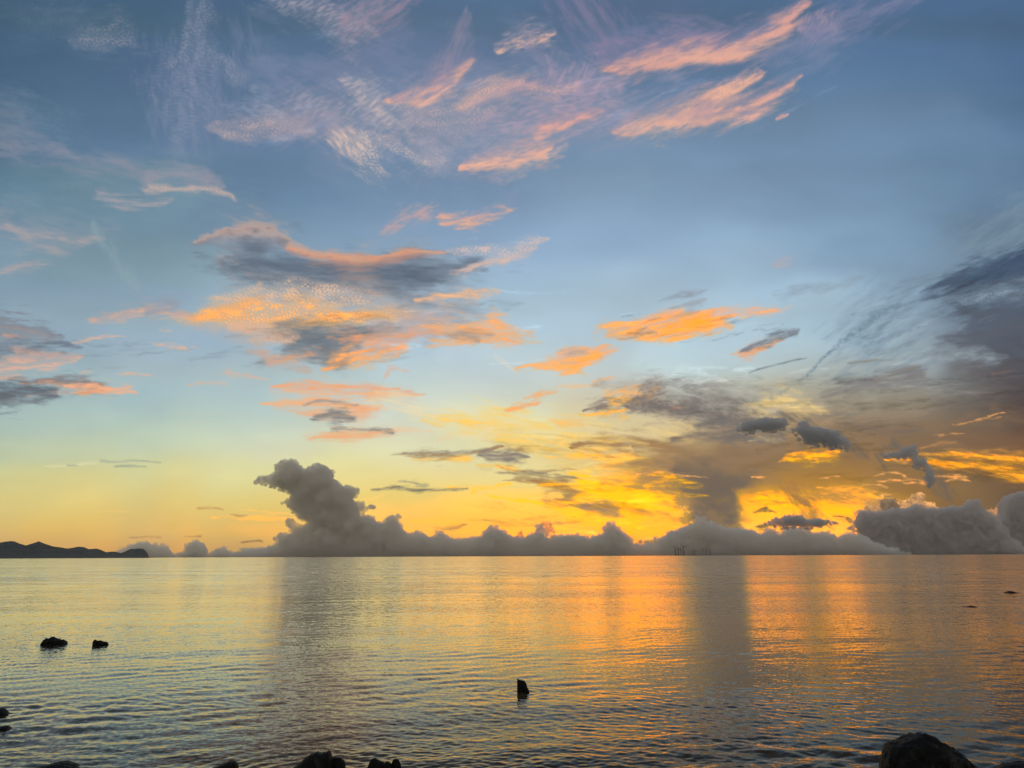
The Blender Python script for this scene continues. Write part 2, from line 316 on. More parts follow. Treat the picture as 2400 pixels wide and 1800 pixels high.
    S([(635,787,1),(684,770,1),(781,773,1),(846,755,1),(933,757,1),(949,770,1),(895,800,1),(835,830,1),(803,863,1),(705,857,1),(624,846,1),(651,814,1)], (118,126,134), .95, poly=True, fe=20, warp=12, ang=-4, L=150, W=14, tk=.25, cb=(134,134,136), edge=.6, soft=1., hf=.6)
    S([(673,787,1),(760,778,1),(846,765,1),(890,770,1),(835,808,1),(749,825,1),(684,808,1)], (100,112,124), .6, poly=True, fe=14, warp=8, ang=-4, L=150, W=12, tk=.4, soft=1.2)
    S([(776,864,1),(787,838,1),(825,819,1),(879,803,1),(928,803,1),(944,819,1),(917,838,1),(846,858,1)], (240,170,126), .92, poly=True, fe=13, warp=8, ang=-12, L=90, W=8, tk=.5, cb=(250,172,104), soft=1., edge=.6)
    S([(797,797,1),(890,789,1),(966,768,1),(1020,760,1),(1031,776,1),(966,792,1),(922,808,1),(846,808,1)], (222,166,138), .85, poly=True, fe=15, warp=9, ang=-8, L=110, W=9, tk=.6, soft=1.1, edge=.7)
    S([(1009,760,1),(1063,751,1),(1128,751,1),(1183,762,1),(1275,789,1),(1194,793,1),(1128,800,1),(1063,797,1),(1020,781,1)], (246,180,128), .95, poly=True, fe=14, warp=9, ang=5, L=110, W=9, tk=.4, cb=(248,172,108), soft=1., edge=.7)
    S([(1031,781,1),(1096,773,1),(1150,781,1),(1118,795,1),(1052,793,1)], (178,154,142), .7, poly=True, fe=8, warp=5, ang=5, L=90, W=8, tk=.5, soft=1.)
    S([(680,580,8),(730,600,14),(800,614,15),(850,614,15),(920,602,13),(980,592,9),(1040,592,3)], (232,162,124), .95, cb=(180,140,130), ang=0, L=120, W=10, warp=4, asym=-1, edge=.3, hf=.4, tk=.2, soft=.8)
    S([(700,580,8),(760,592,8)], (190,160,156), .6, soft=1.2)
    S([(1040,588,5),(1090,590,14),(1150,592,18),(1230,580,16),(1260,570,6)], (226,192,178), .85, tex='g', lam=9, tk=.8, soft=.9, ang=-5, warp=8)
    S([(1080,632,5),(1120,624,10),(1180,610,14),(1250,585,8)], (224,186,170), .75, soft=1., L=80, W=9, tk=.6)
    S([(800,650,20),(860,650,24),(900,660,16)], (164,140,132), .55, soft=1.2, ang=0)
    # granulated sheet
    S([(450,745,6),(520,730,16),(590,722,18)], (255,172,96), .7, soft=1, ang=-10)
    S([(560,775,10),(620,785,16),(680,780,12)], (226,180,150), .85, tex='g', lam=10, tk=.7, soft=1., ang=5)
    S([(600,800,12),(630,830,20),(640,850,14)], (196,172,160), .7, soft=1.1, ang=0, L=80, W=8, tk=.8)
    # left tail
    S([(205,750,4),(260,742,10),(330,728,16),(400,728,14),(440,735,8)], (186,164,160), .9, cb=(214,174,156), soft=.9, ang=-6, L=80, W=8, warp=6, tk=.4)
    S([(330,722,8),(380,715,12),(430,722,10)], (150,154,166), .7, soft=1.1)
    # second dark body
    S([(640,835,6),(700,832,9),(740,828,5)], (232,160,120), .75, soft=1., ang=-6, L=60, W=6)
    S([(600,830,8),(640,845,10),(700,858,8)], (206,166,148), .6, soft=1.2)
    S([(790,790,12),(860,800,8),(900,790,8),(960,780,6)], (236,160,114), .8, soft=1., ang=-5, L=80, W=7, tk=.7)
    S([(900,780,20),(980,755,26),(1010,735,18)], (196,170,160), .7, soft=1.2, ang=-15)
    S([(1040,782,4),(1085,785,9),(1140,790,5)], (176,156,142), .75, soft=1., ang=3, L=70, W=8)
    S([(990,700,4),(1050,692,9),(1110,688,10),(1165,688,3)], (246,186,142), .92, soft=.8, ang=-2, L=70, W=8, warp=5)
    S([(1010,715,8),(1070,712,12),(1110,705,6)], (200,180,170), .6, soft=1.1, ang=-2)
    S([(1000,812,3),(1060,808,4),(1110,800,3)], (240,180,134), .8, soft=.9, warp=3, L=60, W=5)
    S([(1155,816,3),(1200,806,6),(1210,800,4)], (236,186,150), .8, soft=.9, warp=3, L=50, W=5)
    for q in [(205,795,3,245,790,5,290,787,3),(380,772,2,392,774,3,400,773,2),(360,805,2,405,808,5,440,814,3),(440,812,2,455,814,3,460,816,2),(525,875,4,555,880,6,620,887,2),(435,901,2,470,899,4,520,897,3),(180,872,2,200,870,3,215,866,2),(270,876,2,330,877,3,355,880,1.5),(175,800,3,185,798,6,215,790,3),(900,880,3,925,860,5,960,870,3)]:
        S([q[0:3], q[3:6], q[6:9]], (224,180,156), .75, soft=1., warp=4, L=40, W=6, tk=.7)
    # ---- left edge clouds
    S([(-30,770,26),(40,772,26),(100,780,18),(140,792,7)], (120,122,132), .9, cb=(150,146,150), soft=.9, ang=3, L=110, W=8, warp=8, tk=.45, edge=.7)
    S([(-20,825,22),(40,820,16),(110,815,10),(180,808,4)], (112,122,134), .85, soft=.9, ang=-2, L=110, W=8, tk=.5)
    S([(-30,862,18),(40,856,20),(110,846,16),(180,845,4)], (196,164,154), .92, cb=(220,178,158), soft=.8, ang=-3, L=110, W=8, warp=6, tk=.5, edge=.6)
    S([(20,826,4),(80,824,6),(150,832,5)], (212,166,148), .6, soft=1.)
    S([(-20,884,6),(30,882,5),(50,885,2)], (226,180,150), .8, soft=.9)
    S([(0,796,4),(40,797,3)], (226,160,136), .7, soft=1)
    S([(50,898,5),(110,892,10),(180,895,14),(225,902,10),(250,908,4)], (118,108,110), .95, cb=(190,150,132), soft=.8, ang=1, L=90, W=8, tk=.3, warp=5)
    S([(150,910,4),(200,910,8),(250,908,10),(300,912,8),(335,922,2)], (250,178,136), .92, soft=.9, ang=3, L=80, W=7, warp=6, tk=.5)
    S([(170,930,4),(200,926,7),(250,922,3)], (236,168,128), .9, soft=.8, ang=-5)
    S([(-30,925,26),(30,920,24),(80,925,18),(140,922,6)], (94,104,116), .96, cb=(108,114,120), soft=.8, ang=2, L=100, W=9, tk=.25, warp=9, edge=.6)
    S([(20,945,8),(60,948,8),(105,955,2)], (116,126,132), .8, soft=1.)
    S([(-10,970,2),(40,969,2)], (134,148,152), .7, warp=2)
    S([(60,930,4),(110,922,5),(150,922,3)], (190,154,142), .6, soft=1.)
    S([(110,1093,2),(180,1088,3),(240,1083,3)], (222,220,170), .8, warp=2, soft=1)
    S([(240,1081,2),(300,1080,2.5),(380,1082,1.5)], (160,170,150), .7, warp=2, soft=1)
    S([(268,1093,1.5),(310,1094,3),(345,1094,2)], (146,156,140), .75, warp=2, soft=1)
    S([(160,1091,1.5),(182,1092,1.5)], (150,160,140), .7, warp=1)
    # ---- centre low streaks
    S([(640,920,6),(740,918,18),(860,922,20),(980,920,8)], (222,190,166), .55, soft=1.5, ang=1, warp=8, L=160, W=8)
    S([(640,955,6),(740,960,24),(830,965,22),(900,955,8)], (222,186,158), .6, soft=1.5, ang=1, warp=8, L=160, W=8)
    S([(720,1024,5),(820,1018,14),(930,1014,5)], (224,188,150), .55, soft=1.5, ang=-2, warp=6, L=140, W=7)
    S([(640,904,3),(680,903,9),(760,904,9),(850,907,7),(930,911,3)], (240,172,130), .95, soft=.8, ang=1, L=110, W=6, warp=4, tk=.4)
    S([(660,915,3),(730,921,4),(800,924,3)], (238,184,142), .85, soft=.9, warp=3)
    S([(800,930,5),(870,926,11),(940,920,9),(1010,920,2)], (226,176,148), .92, cb=(240,184,138), soft=.9, ang=-3, L=120, W=7, tk=.45)
    S([(615,945,2),(680,944,9),(750,943,13),(820,950,12),(880,956,7),(890,950,2)], (246,180,130), .96, soft=.8, ang=2, L=130, W=6, warp=4, tk=.35, edge=.6)
    S([(690,962,4),(760,966,10),(830,972,8),(860,962,4)], (240,176,132), .9, soft=.9, ang=-2, L=90, W=6, tk=.4)
    S([(715,950,3),(770,946,5),(810,950,4)], (150,150,150), .8, soft=.9, L=120, W=5)
    S([(730,985,4),(775,972,14),(800,975,16),(830,978,7)], (136,134,132), .95, soft=.7, ang=-2, L=90, W=6, warp=4, tk=.3)
    S([(770,994,8),(800,990,9)], (150,148,140), .8, soft=1)
    S([(725,1030,2),(770,1022,8),(830,1017,12),(890,1014,9),(935,1014,2)], (240,178,128), .96, soft=.7, ang=-3, L=110, W=6, warp=4, tk=.3)
    S([(770,1012,3),(815,1008,6),(870,1012,5),(910,1012,4)], (146,144,138), .85, soft=.8, ang=1, L=100, W=5)
    S([(930,1003,3),(970,1006,5),(1015,1013,2)], (240,200,160), .7, soft=1., warp=3)
    S([(1040,1030,3),(1080,1022,5),(1100,1016,3)], (246,200,150), .6, soft=1.)
    S([(880,945,14),(960,958,18),(1060,980,22),(1150,1000,26)], (244,222,176), .6, soft=1.3, ang=10, L=150, W=10, tk=.6)
    S([(1010,985,10),(1120,985,26),(1220,1010,34),(1330,1030,34),(1400,1040,22)], (252,214,124), .85, soft=1.2, ang=8, L=140, W=12, tk=.5, cb=(250,204,104))
    S([(1150,1030,5),(1230,1040,12),(1340,1050,14)], (250,204,100), .7, tex='g', lam=9, tk=.6, soft=1.1, ang=8)
    S([(1290,995,6),(1330,988,9),(1370,992,6)], (246,196,116), .8, soft=1., L=60, W=7)
    # brown-grey with gold base
    S([(905,1068,2),(960,1068,8),(1030,1068,10),(1100,1060,8),(1180,1050,3)], (150,138,120), .95, cb=(168,140,104), soft=.7, ang=-4, L=90, W=7, tk=.35, warp=5, edge=.7)
    S([(960,1080,3),(1030,1080,5),(1090,1080,8),(1120,1092,6)], (250,194,92), .8, soft=.9, ang=3)
    S([(1110,1090,4),(1160,1096,6),(1200,1102,3)], (248,192,86), .85, soft=.9)
    S([(1140,1068,6),(1180,1070,14),(1230,1071,9),(1248,1072,2)], (140,130,118), .95, soft=.7, ang=2, L=70, W=6, tk=.3, warp=6)
    S([(920,1122,2),(960,1128,5),(1000,1135,2)], (166,160,130), .8, soft=.9, L=60, W=5)
    S([(870,1147,1.5),(930,1147,4.5),(1000,1150,4),(1060,1148,3),(1100,1147,1.5)], (132,124,104), .9, soft=.7, warp=3, L=80, W=5)
    S([(1080,1150,3),(1140,1143,4),(1200,1138,3)], (250,190,70), .8, soft=.9)
    S([(850,1170,2),(880,1165,4),(900,1160,2)], (246,210,120), .8, warp=3)
    S([(1030,1270,2),(1080,1260,2),(1060,1250,2)], (210,150,80), .5, warp=3)
    S([(940,1213,4),(990,1220,8),(1050,1225,12),(1085,1228,5)], (250,188,76), .85, soft=.9, ang=6, L=70, W=7)
    S([(1020,1236,3),(1060,1236,5),(1090,1232,2)], (190,140,84), .8, soft=.8, warp=3)
    S([(860,1240,10),(930,1240,14),(960,1255,6)], (250,182,70), .6, soft=1.1)
    S([(455,1192,2),(490,1191,4),(525,1194,2)], (196,150,90), .8, warp=3); S([(535,1206,1.5),(560,1208,2.5),(580,1207,1.5)], (170,140,90), .8, warp=2)
    S([(490,1214,2),(600,1212,5),(690,1216,4)], (250,190,90), .7, warp=3, L=90, W=5); S([(560,1200,2),(640,1200,3),(690,1204,2)], (250,200,100), .6, warp=3, L=90, W=5)
    S([(225,1202,1.5),(260,1196,2.5),(300,1198,2)], (246,206,120), .6, warp=2)
    S([(305,1259,1.5),(340,1258,2),(375,1259,1.5)], (176,134,90), .7, warp=1); S([(430,1257,1),(470,1257,2)], (150,120,84), .7, warp=1)
    S([(565,1272,1.5),(610,1268,2),(615,1269,1.5)], (140,110,80), .8, warp=1)
    # ---- little orange ones
    S([(1188,958,3),(1220,951,8),(1258,946,4)], (244,170,110), .95, soft=.8, warp=3, L=50, W=6)
    S([(1225,935,2),(1265,926,7),(1305,918,3)], (246,176,118), .93, soft=.8, warp=3, L=50, W=6)
    S([(1300,905,3),(1350,908,5),(1400,907,3)], (246,190,134), .85, tex='g', lam=8, tk=.6, soft=.9, warp=4)
    S([(1398,893,3),(1420,886,6),(1440,881,3)], (246,184,132), .95, soft=.8, warp=3)
    S([(1150,830,8),(1170,845,8),(1210,872,5)], (224,216,196), .6, soft=1.1, warp=6, tk=.7)
    S([(1300,828,4),(1330,824,7),(1365,822,4)], (196,170,152), .7, soft=.9, ang=-8)
    # big orange lens
    # ---- big orange lens and its neighbour
    S([(1388,784,1),(1430,765,1),(1474,750,1),(1533,735,1),(1585,727,1),(1598,733,1),(1625,730,1),(1661,726,1),(1691,730,1),(1734,726,1),(1783,720,1),(1840,723,1),(1788,734,1),(1739,743,1),(1707,754,1),(1693,760,1),(1723,768,1),(1680,776,1),(1639,787,1),(1598,792,1),(1560,795,1),(1495,798,1),(1444,795,1),(1457,788,1),(1422,788,1)], (242,180,144), .97, poly=True, fe=9, warp=7, ang=-13, L=110, W=9, tk=.4, cb=(252,178,104), soft=.9, edge=.9)
    S([(1430,776,1),(1490,754,1),(1571,735,1),(1598,743,1),(1666,735,1),(1701,746,1),(1680,765,1),(1625,779,1),(1544,781,1),(1490,794,1),(1463,787,1)], (250,160,80), .4, poly=True, fe=9, warp=8, ang=-16, L=120, W=7, tk=.75, soft=1.1, edge=1.)
    S([(1539,773,1),(1587,760,1),(1625,743,1),(1661,733,1),(1647,752,1),(1653,765,1),(1612,779,1),(1571,779,1)], (252,152,50), .5, poly=True, fe=8, warp=6, ang=-18, L=90, W=7, tk=.6, soft=1.1, edge=1.)
    S([(1500,780,1),(1522,776,4),(1540,776,1)], (206,170,150), .7, soft=1., warp=2)
    S([(1590,740,2),(1612,736,6),(1640,730,3)], (180,160,152), .55, soft=1., warp=3)
    S([(1210,864,1),(1257,852,1),(1300,836,1),(1311,822,1),(1335,816,1),(1371,815,1),(1390,819,1),(1422,813,1),(1441,821,1),(1417,834,1),(1411,844,1),(1379,853,1),(1365,871,1),(1322,874,1),(1300,865,1),(1273,861,1)], (238,180,140), .96, poly=True, fe=7, warp=5, ang=-12, L=80, W=8, tk=.3, cb=(250,180,112), soft=.9, edge=.9)
    S([(1316,852,1),(1354,836,1),(1403,827,1),(1411,841,1),(1376,852,1),(1341,863,1)], (252,160,70), .7, poly=True, fe=7, warp=5, ang=-14, L=80, W=7, tk=.6, soft=1.1)
    S([(1311,830,1),(1333,819,1),(1371,819,1),(1376,826,1),(1341,836,1)], (176,160,150), .7, poly=True, fe=6, warp=4, ang=-10, L=80, W=6, tk=.5, soft=1.)
    S([(1570,770,10),(1620,755,14),(1670,748,10)], (252,156,56), .7, soft=1., ang=-16, L=70, W=9, tk=.6)
    S([(1585,725,4),(1620,720,9),(1665,710,4)], (156,160,166), .85, soft=.9, ang=-14)
    S([(1545,706,2),(1580,696,7),(1625,686,8),(1662,677,2)], (146,158,172), .9, soft=.9, ang=-14, L=70, W=8, warp=4)
    S([(1710,768,6),(1725,763,4)], (240,200,160), .6, soft=1)
    S([(1700,833,2),(1735,826,8),(1780,815,12),(1820,808,6)], (240,166,118), .96, soft=.7, ang=-12, L=60, W=9, tk=.25)
    S([(1745,812,4),(1790,800,11),(1830,792,8),(1850,785,2)], (124,132,142), .9, soft=.9, ang=-14, L=70, W=8, tk=.3)
    S([(1800,620,4),(1835,618,6),(1855,612,3)], (176,172,180), .7, soft=1)
    S([(1815,700,6),(1870,690,9),(1930,680,8),(2000,665,8)], (142,162,176), .7, soft=1.2, ang=-12)
    # ---- speckled brown-grey band
    S([(1480,905,24),(1580,900,24),(1680,930,34),(1760,940,30)], (186,186,180), .6, soft=1.3, ang=5, warp=20)
    S([(1350,962,3),(1400,955,12),(1470,945,16),(1530,935,12)], (142,128,116), .95, soft=.8, ang=-8, L=80, W=9, tk=.4, warp=8, edge=.7)
    S([(1360,967,3),(1410,968,5),(1470,966,5),(1500,955,4)], (252,180,72), .9, soft=.9, ang=-2)
    S([(1390,925,4),(1440,918,9),(1500,918,12),(1520,905,6)], (246,184,120), .85, soft=1., ang=-4, tk=.6, L=60, W=8)
    S([(1415,940,3),(1470,942,4),(1500,935,3)], (250,184,90), .8, soft=1., L=50, W=6)
    S([(1490,940,8),(1540,925,22),(1620,940,18),(1700,955,12)], (136,126,120), .92, tex='g', lam=14, tk=.6, soft=1., ang=-10, warp=18)
    S([(1560,900,6),(1610,900,10),(1665,892,4)], (150,148,144), .85, soft=.9, ang=-8, L=60, W=7, tk=.7)
    S([(1430,900,10),(1500,898,12),(1540,905,10)], (160,150,142), .6, soft=1.2, tk=.7)
    S([(1500,955,8),(1580,960,12),(1640,955,8)], (140,126,118), .9, soft=.9, ang=0, L=90, W=8, tk=.5)
    S([(1566,957,2),(1590,955,4),(1605,955,2)], (230,150,110), .9, warp=2)
    S([(1620,960,14),(1680,975,26),(1740,980,26),(1800,990,16)], (128,122,116), .85, soft=1.1, ang=5, warp=22, tk=.5, tex='b', lam=22, edge=.8)
    S([(1640,935,12),(1700,935,18),(1760,940,14)], (150,146,138), .6, soft=1.3, warp=15)
    S([(1500,1000,6),(1540,995,5),(1565,985,3)], (160,146,126), .6, warp=5)
    S([(1610,1000,10),(1560,1020,12),(1640,1010,14)], (246,210,136), .7, soft=1.2)
    S([(1400,1010,14),(1500,1000,18),(1560,985,14)], (236,212,160), .5, soft=1.3)
    # dark lens 1030-1060
    S([(1340,1052,3),(1400,1035,14),(1460,1036,17),(1540,1045,18),(1610,1056,8),(1640,1060,2)], (164,134,96), .95, cb=(168,130,88), soft=.7, ang=3, L=120, W=9, tk=.25, warp=7)
    S([(1350,1030,3),(1420,1026,4),(1500,1030,3)], (250,204,110), .6, soft=1)
    S([(1280,1068,2),(1330,1062,7),(1400,1070,8),(1480,1074,6),(1530,1072,2)], (252,190,70), .9, soft=.9, ang=2, L=90, W=6)
    S([(1390,1055,3),(1450,1058,7),(1490,1058,3)], (250,206,130), .8, soft=.9)
    S([(1590,1030,8),(1680,1025,14),(1750,1018,16),(1800,1025,10)], (122,112,104), .9, soft=.9, ang=-4, L=120, W=9, tk=.35, warp=8)
    S([(1720,1042,2),(1770,1034,6),(1830,1030,2)], (214,190,140), .8, soft=.9)
    S([(1480,1085,6),(1560,1080,12),(1700,1075,12),(1780,1080,8)], (148,122,94), .7, soft=1.1, ang=-2, L=160, W=10)
    S([(1380,1085,4),(1460,1082,5),(1540,1080,3)], (250,196,84), .7, soft=.9, L=90, W=5)
    S([(1340,1105,2),(1380,1104,4),(1395,1106,2)], (254,206,90), .9, warp=2); S([(1395,1098,1.5),(1450,1098,3),(1460,1099,1.5)], (250,196,80), .7, warp=2)
    # glow gap behind small dark scraps
    S([(1760,940,16),(1830,960,36),(1900,970,26),(1960,975,10)], (240,206,136), .95, soft=1.2, ang=5, warp=16)
    S([(1900,975,6),(1960,960,10),(2030,955,10)], (132,124,112), .7, soft=1., tk=.7, L=60, W=7)
    # ---- brown-gold sector, low right
    S([(1180,1112,3),(1230,1106,5),(1300,1102,3)], (142,132,110), .85, soft=.9, ang=-3)
    S([(1190,1132,2),(1250,1128,8),(1330,1135,13),(1350,1150,16),(1330,1160,12)], (160,132,96), .95, cb=(174,134,84), soft=.8, ang=5, L=100, W=8, tk=.3, warp=8)
    S([(1210,1118,3),(1260,1122,5),(1340,1122,4),(1360,1118,2)], (150,134,104), .8, soft=.9)
    S([(1250,1158,6),(1280,1160,8),(1300,1162,5)], (250,206,106), .8, soft=1.1)
    S([(1290,1170,10),(1340,1180,16),(1380,1195,12),(1410,1190,14),(1450,1205,10)], (206,150,80), .9, soft=.9, ang=12, L=90, W=9, tk=.3, cb=(190,146,90))
    S([(1380,1140,20),(1450,1150,34),(1540,1160,32),(1580,1190,14)], (255,192,26), .92, soft=1.1, ang=6, L=120, W=9, tk=.3, cb=(255,186,20))
    S([(1350,1145,4),(1370,1135,7),(1410,1127,4)], (255,204,70), .9, tex='g', lam=7, tk=.6, soft=.8)
    S([(1340,1165,5),(1400,1172,5),(1500,1182,6),(1570,1190,5)], (255,206,66), .85, soft=.9, ang=4, L=90, W=6)
    S([(1480,1130,10),(1530,1150,14),(1560,1175,12)], (244,172,60), .6, soft=1.1)
    S([(1400,1105,14),(1500,1110,24),(1560,1115,16)], (222,164,78), .7, soft=1.2)
    S([(1390,1200,8),(1440,1205,13),(1462,1208,9)], (178,140,104), .92, soft=.9, ang=3)
    S([(1470,1190,10),(1495,1200,18),(1480,1222,10)], (254,176,30), .9, soft=1., ang=-50, L=50, W=9)
    S([(1150,1160,2),(1230,1172,4),(1320,1190,7),(1400,1215,8),(1480,1222,5)], (254,186,44), .85, soft=.9, ang=13, L=90, W=7, tk=.6)
    S([(1345,1208,3),(1380,1206,5),(1405,1208,2)], (250,160,50), .7)
    # central rain-dark column
    S([(1520,1110,10),(1580,1130,26),(1620,1170,26),(1660,1210,14)], (196,142,84), .8, soft=1., ang=45, warp=14, L=70, W=14)
    # ---- rain shaft and the cloud it falls from
    S([(1488,1088,1),(1561,1068,1),(1650,1062,1),(1738,1068,1),(1826,1082,1),(1841,1117,1),(1761,1129,1),(1708,1138,1),(1591,1132,1),(1526,1117,1)], (150,122,92), .8, poly=True, fe=34, warp=16, ang=0, L=220, W=18, tk=.3, soft=1.3, hf=.5)
    S([(1517,1126,1),(1567,1120,1),(1620,1156,1),(1650,1203,1),(1632,1214,1),(1608,1197,1),(1585,1194,1),(1573,1173,1),(1532,1153,1)], (176,136,92), .8, poly=True, fe=14, warp=12, ang=40, L=80, W=16, tk=.3, soft=1.1)
    S([(1561,1097,1),(1608,1088,1),(1664,1088,1),(1749,1115,1),(1747,1138,1),(1738,1156,1),(1741,1185,1),(1738,1209,1),(1726,1232,1),(1723,1279,1),(1620,1279,1),(1632,1232,1),(1608,1203,1),(1582,1167,1)], (122,106,90), .9, poly=True, fe=20, warp=11, ang=15, L=70, W=26, tk=.1, soft=1.1, hf=.4, edge=.3)
    S([(1620,1115,1),(1664,1109,1),(1741,1126,1),(1730,1156,1),(1729,1203,1),(1717,1232,1),(1679,1214,1),(1650,1167,1)], (108,96,86), .55, poly=True, fe=26, warp=10, ang=15, L=90, W=30, tk=.15, soft=1.3, hf=.4)
    p.heap([(1496,1262),(1535,1262),(1560,1256),(1575,1243),(1600,1240),(1614,1226),(1626,1214),(1640,1208)], (255,190,88), (160,120,80), 3, 6, 70, 22, 12, .9)
    S([(1505,1259,1),(1540,1260,2),(1556,1258,1)], (255,206,100), .9, warp=2)
    p.heap([(1210,1262),(1216,1246),(1222,1243),(1226,1262)], (246,160,84), (214,134,82), 3, 5, 14, 23, 8, .9)
    p.heap([(1256,1240),(1266,1232),(1274,1218),(1284,1219),(1292,1226),(1298,1246),(1302,1262)], (252,172,88), (206,134,84), 4, 8, 40, 24, 18, .9)
    S([(1365,1252,1),(1385,1246,4),(1400,1250,1)], (255,206,90), .9, warp=2); S([(1295,1251,1),(1340,1251,2),(1400,1246,2)], (255,200,90), .8, warp=2)
    p.heap([(2020,1190),(2035,1172),(2048,1170),(2060,1162),(2072,1156),(2090,1158),(2100,1172),(2118,1172),(2132,1168),(2145,1156),(2154,1150),(2166,1158),(2172,1172),(2185,1176),(2196,1188)], (255,190,116), (166,126,92), 5, 10, 120, 25, 34, .95)
    p.heap([(2066,1170),(2075,1160),(2090,1160),(2100,1176)], (150,118,90), (122,102,84), 7, 12, 14, 26, 20, .95)
    p.heap([(2316,1196),(2326,1186),(2345,1187),(2360,1200),(2390,1216)], (232,160,104), (160,118,90), 4, 8, 40, 27, 16, .95)
    S([(1480,955,8),(1560,955,18),(1640,968,26),(1720,985,28),(1800,1000,18),(1850,1010,6)], (116,110,106), .72, soft=1.3, warp=22, edge=.9, ang=8, L=70, W=14)
    S([(1600,930,8),(1660,930,14),(1700,945,10)], (128,122,116), .6, soft=1.3, warp=16, edge=.9)
    S([(1640,1000,8),(1700,985,14),(1760,990,12)], (110,106,104), .7, soft=1.3, warp=14, edge=.8); S([(1860,985,6),(1900,1000,14),(1960,1025,14),(2000,1045,6)], (104,98,94), .75, soft=1.4, warp=14, edge=.9, ang=30)
    S([(2060,1075,6),(2120,1060,12),(2160,1070,12),(2185,1100,12),(2200,1140,14),(2220,1155,10)], (104,98,96), .7, soft=1.4, warp=10, edge=.9, ang=50)
    S([(1548,1150,3),(1590,1180,6),(1590,1195,7),(1612,1200,5)], (255,190,70), .8, tex='g', lam=8, tk=.8, soft=.8)
    S([(1330,1290,2),(1400,1270,3)], (200,140,70), .3)
    # right of column: gold window, divided
    S([(1765,1160,10),(1810,1175,16),(1870,1190,14)], (255,186,24), .95, soft=.9, ang=14, L=80, W=8)
    S([(1780,1200,12),(1880,1205,14),(1940,1215,10)], (255,190,50), .9, soft=1., ang=3, L=80, W=8)
    S([(1780,1235,10),(1840,1225,10),(1950,1240,16),(2010,1250,8)], (252,192,76), .9, soft=1., ang=0)
    S([(1830,1125,16),(1860,1150,26),(1895,1180,22),(1905,1205,14)], (172,124,70), .95, soft=.8, ang=40, L=60, W=12, warp=9)
    S([(1870,1200,16),(1895,1225,16)], (206,146,80), .7, soft=1.1, ang=60)
    S([(1905,1160,5),(1950,1150,16),(2020,1160,18),(2060,1170,8)], (240,170,60), .92, soft=.9, ang=6, L=80, W=8, tk=.4, cb=(206,150,74))
    S([(1925,1148,3),(1970,1148,4),(2060,1158,4),(2080,1160,3)], (252,184,66), .85, soft=.9)
    S([(1920,1190,4),(1970,1192,9),(2010,1195,5)], (255,182,30), .95, soft=.9)
    S([(1765,1197,2),(1790,1193,6),(1812,1198,2)], (96,88,76), .92, soft=.7, warp=3, tex='b', lam=10)
    S([(1770,1228,3),(1785,1228,4),(1800,1229,2)], (120,98,70), .9, soft=.7, warp=3)
    S([(1955,1209,2),(1975,1211,2)], (120,92,60), .9, warp=2); S([(1985,1215,3),(1995,1220,5),(1998,1226,2)], (126,98,70), .85, warp=2)
    # orange hole and right band
    S([(1818,1080,2),(1860,1071,10),(1910,1072,14),(1955,1068,12),(1972,1060,3)], (250,166,50), .95, cb=(255,186,36), soft=.75, ang=-3, L=70, W=8, warp=5, tk=.3)
    S([(1930,1062,8),(1965,1064,9)], (176,128,76), .6, tex='g', lam=9, tk=.7, soft=1)
    S([(2150,1058,2),(2200,1064,6),(2260,1070,8),(2330,1070,10),(2420,1076,12)], (250,168,60), .95, cb=(254,176,40), soft=.9, ang=4, L=120, W=8, warp=5, tk=.4)
    S([(2080,1080,2),(2140,1084,5),(2200,1086,8),(2280,1092,10),(2350,1102,12),(2430,1122,16)], (254,176,48), .97, cb=(250,168,44), soft=.8, ang=8, L=120, W=8, warp=5, tk=.25)
    S([(2230,1076,2),(2320,1084,3),(2420,1092,5)], (168,118,66), .8, soft=1., ang=4, warp=4)
    S([(2165,1050,2),(2210,1040,4),(2240,1036,2)], (206,144,88), .7, warp=4)
    for q in [(2040,1113,2080,1110,2120,1118,3),(2045,1128,2085,1122,2140,1128,4),(2110,1128,2150,1132,2175,1131,3),(2010,1136,2050,1136,2070,1140,2.5),(2200,1116,2240,1112,2282,1114,3),(2205,1126,2238,1120,2270,1128,4),(1925,1116,1950,1115,1970,1116,2),(1766,1121,1780,1122,1790,1121,3),(2245,988,2290,984,2350,970,2.5),(2200,1018,2240,1016,2260,1018,2),(1660,1113,1560,1112,1495,1112,2.5),(2080,1084,2110,1086,2140,1088,4),(2250,992,2300,984,2340,978,2)]:
        S([(q[0],q[1],1.5),(q[2],q[3],q[6]),(q[4],q[5],1.5)], (246,172,96), .85, soft=.9, warp=5, L=40, W=5, edge=.8, tk=.6)
    S([(2030,1110,8),(2045,1090,12),(2050,1078,4)], (166,124,78), .35, soft=1.1, ang=-70)
    S([(2320,962,8),(2370,975,14),(2420,1000,16)], (146,112,80), .4, soft=1.4, ang=10)
    S([(2100,1010,8),(2200,1000,14),(2330,980,14)], (140,112,86), .6, soft=1.3, ang=-8, tk=.7)
    S([(1950,1000,10),(2050,1000,14),(2150,995,12)], (116,104,96), .6, soft=1.2, ang=-2, L=160, W=9, tk=.7)
    S([(2230,1030,12),(2330,1030,16),(2420,1040,16)], (122,94,74), .6, soft=1.2)
    # dark blue-grey upper right
    S([(2040,780,60),(2140,720,60),(2240,640,60),(2400,540,60)], (124,146,164), .7, soft=1.3, ang=-32, warp=25)
    S([(2150,694,1),(2185,671,1),(2212,649,1),(2261,624,1),(2329,600,1),(2410,576,1),(2478,578,1),(2478,662,1),(2400,653,1),(2342,656,1),(2288,664,1),(2234,673,1),(2193,692,1)], (64,82,106), .97, poly=True, fe=16, warp=12, ang=-20, L=150, W=13, tk=.15, cb=(78,92,112), soft=1.1, edge=.7)
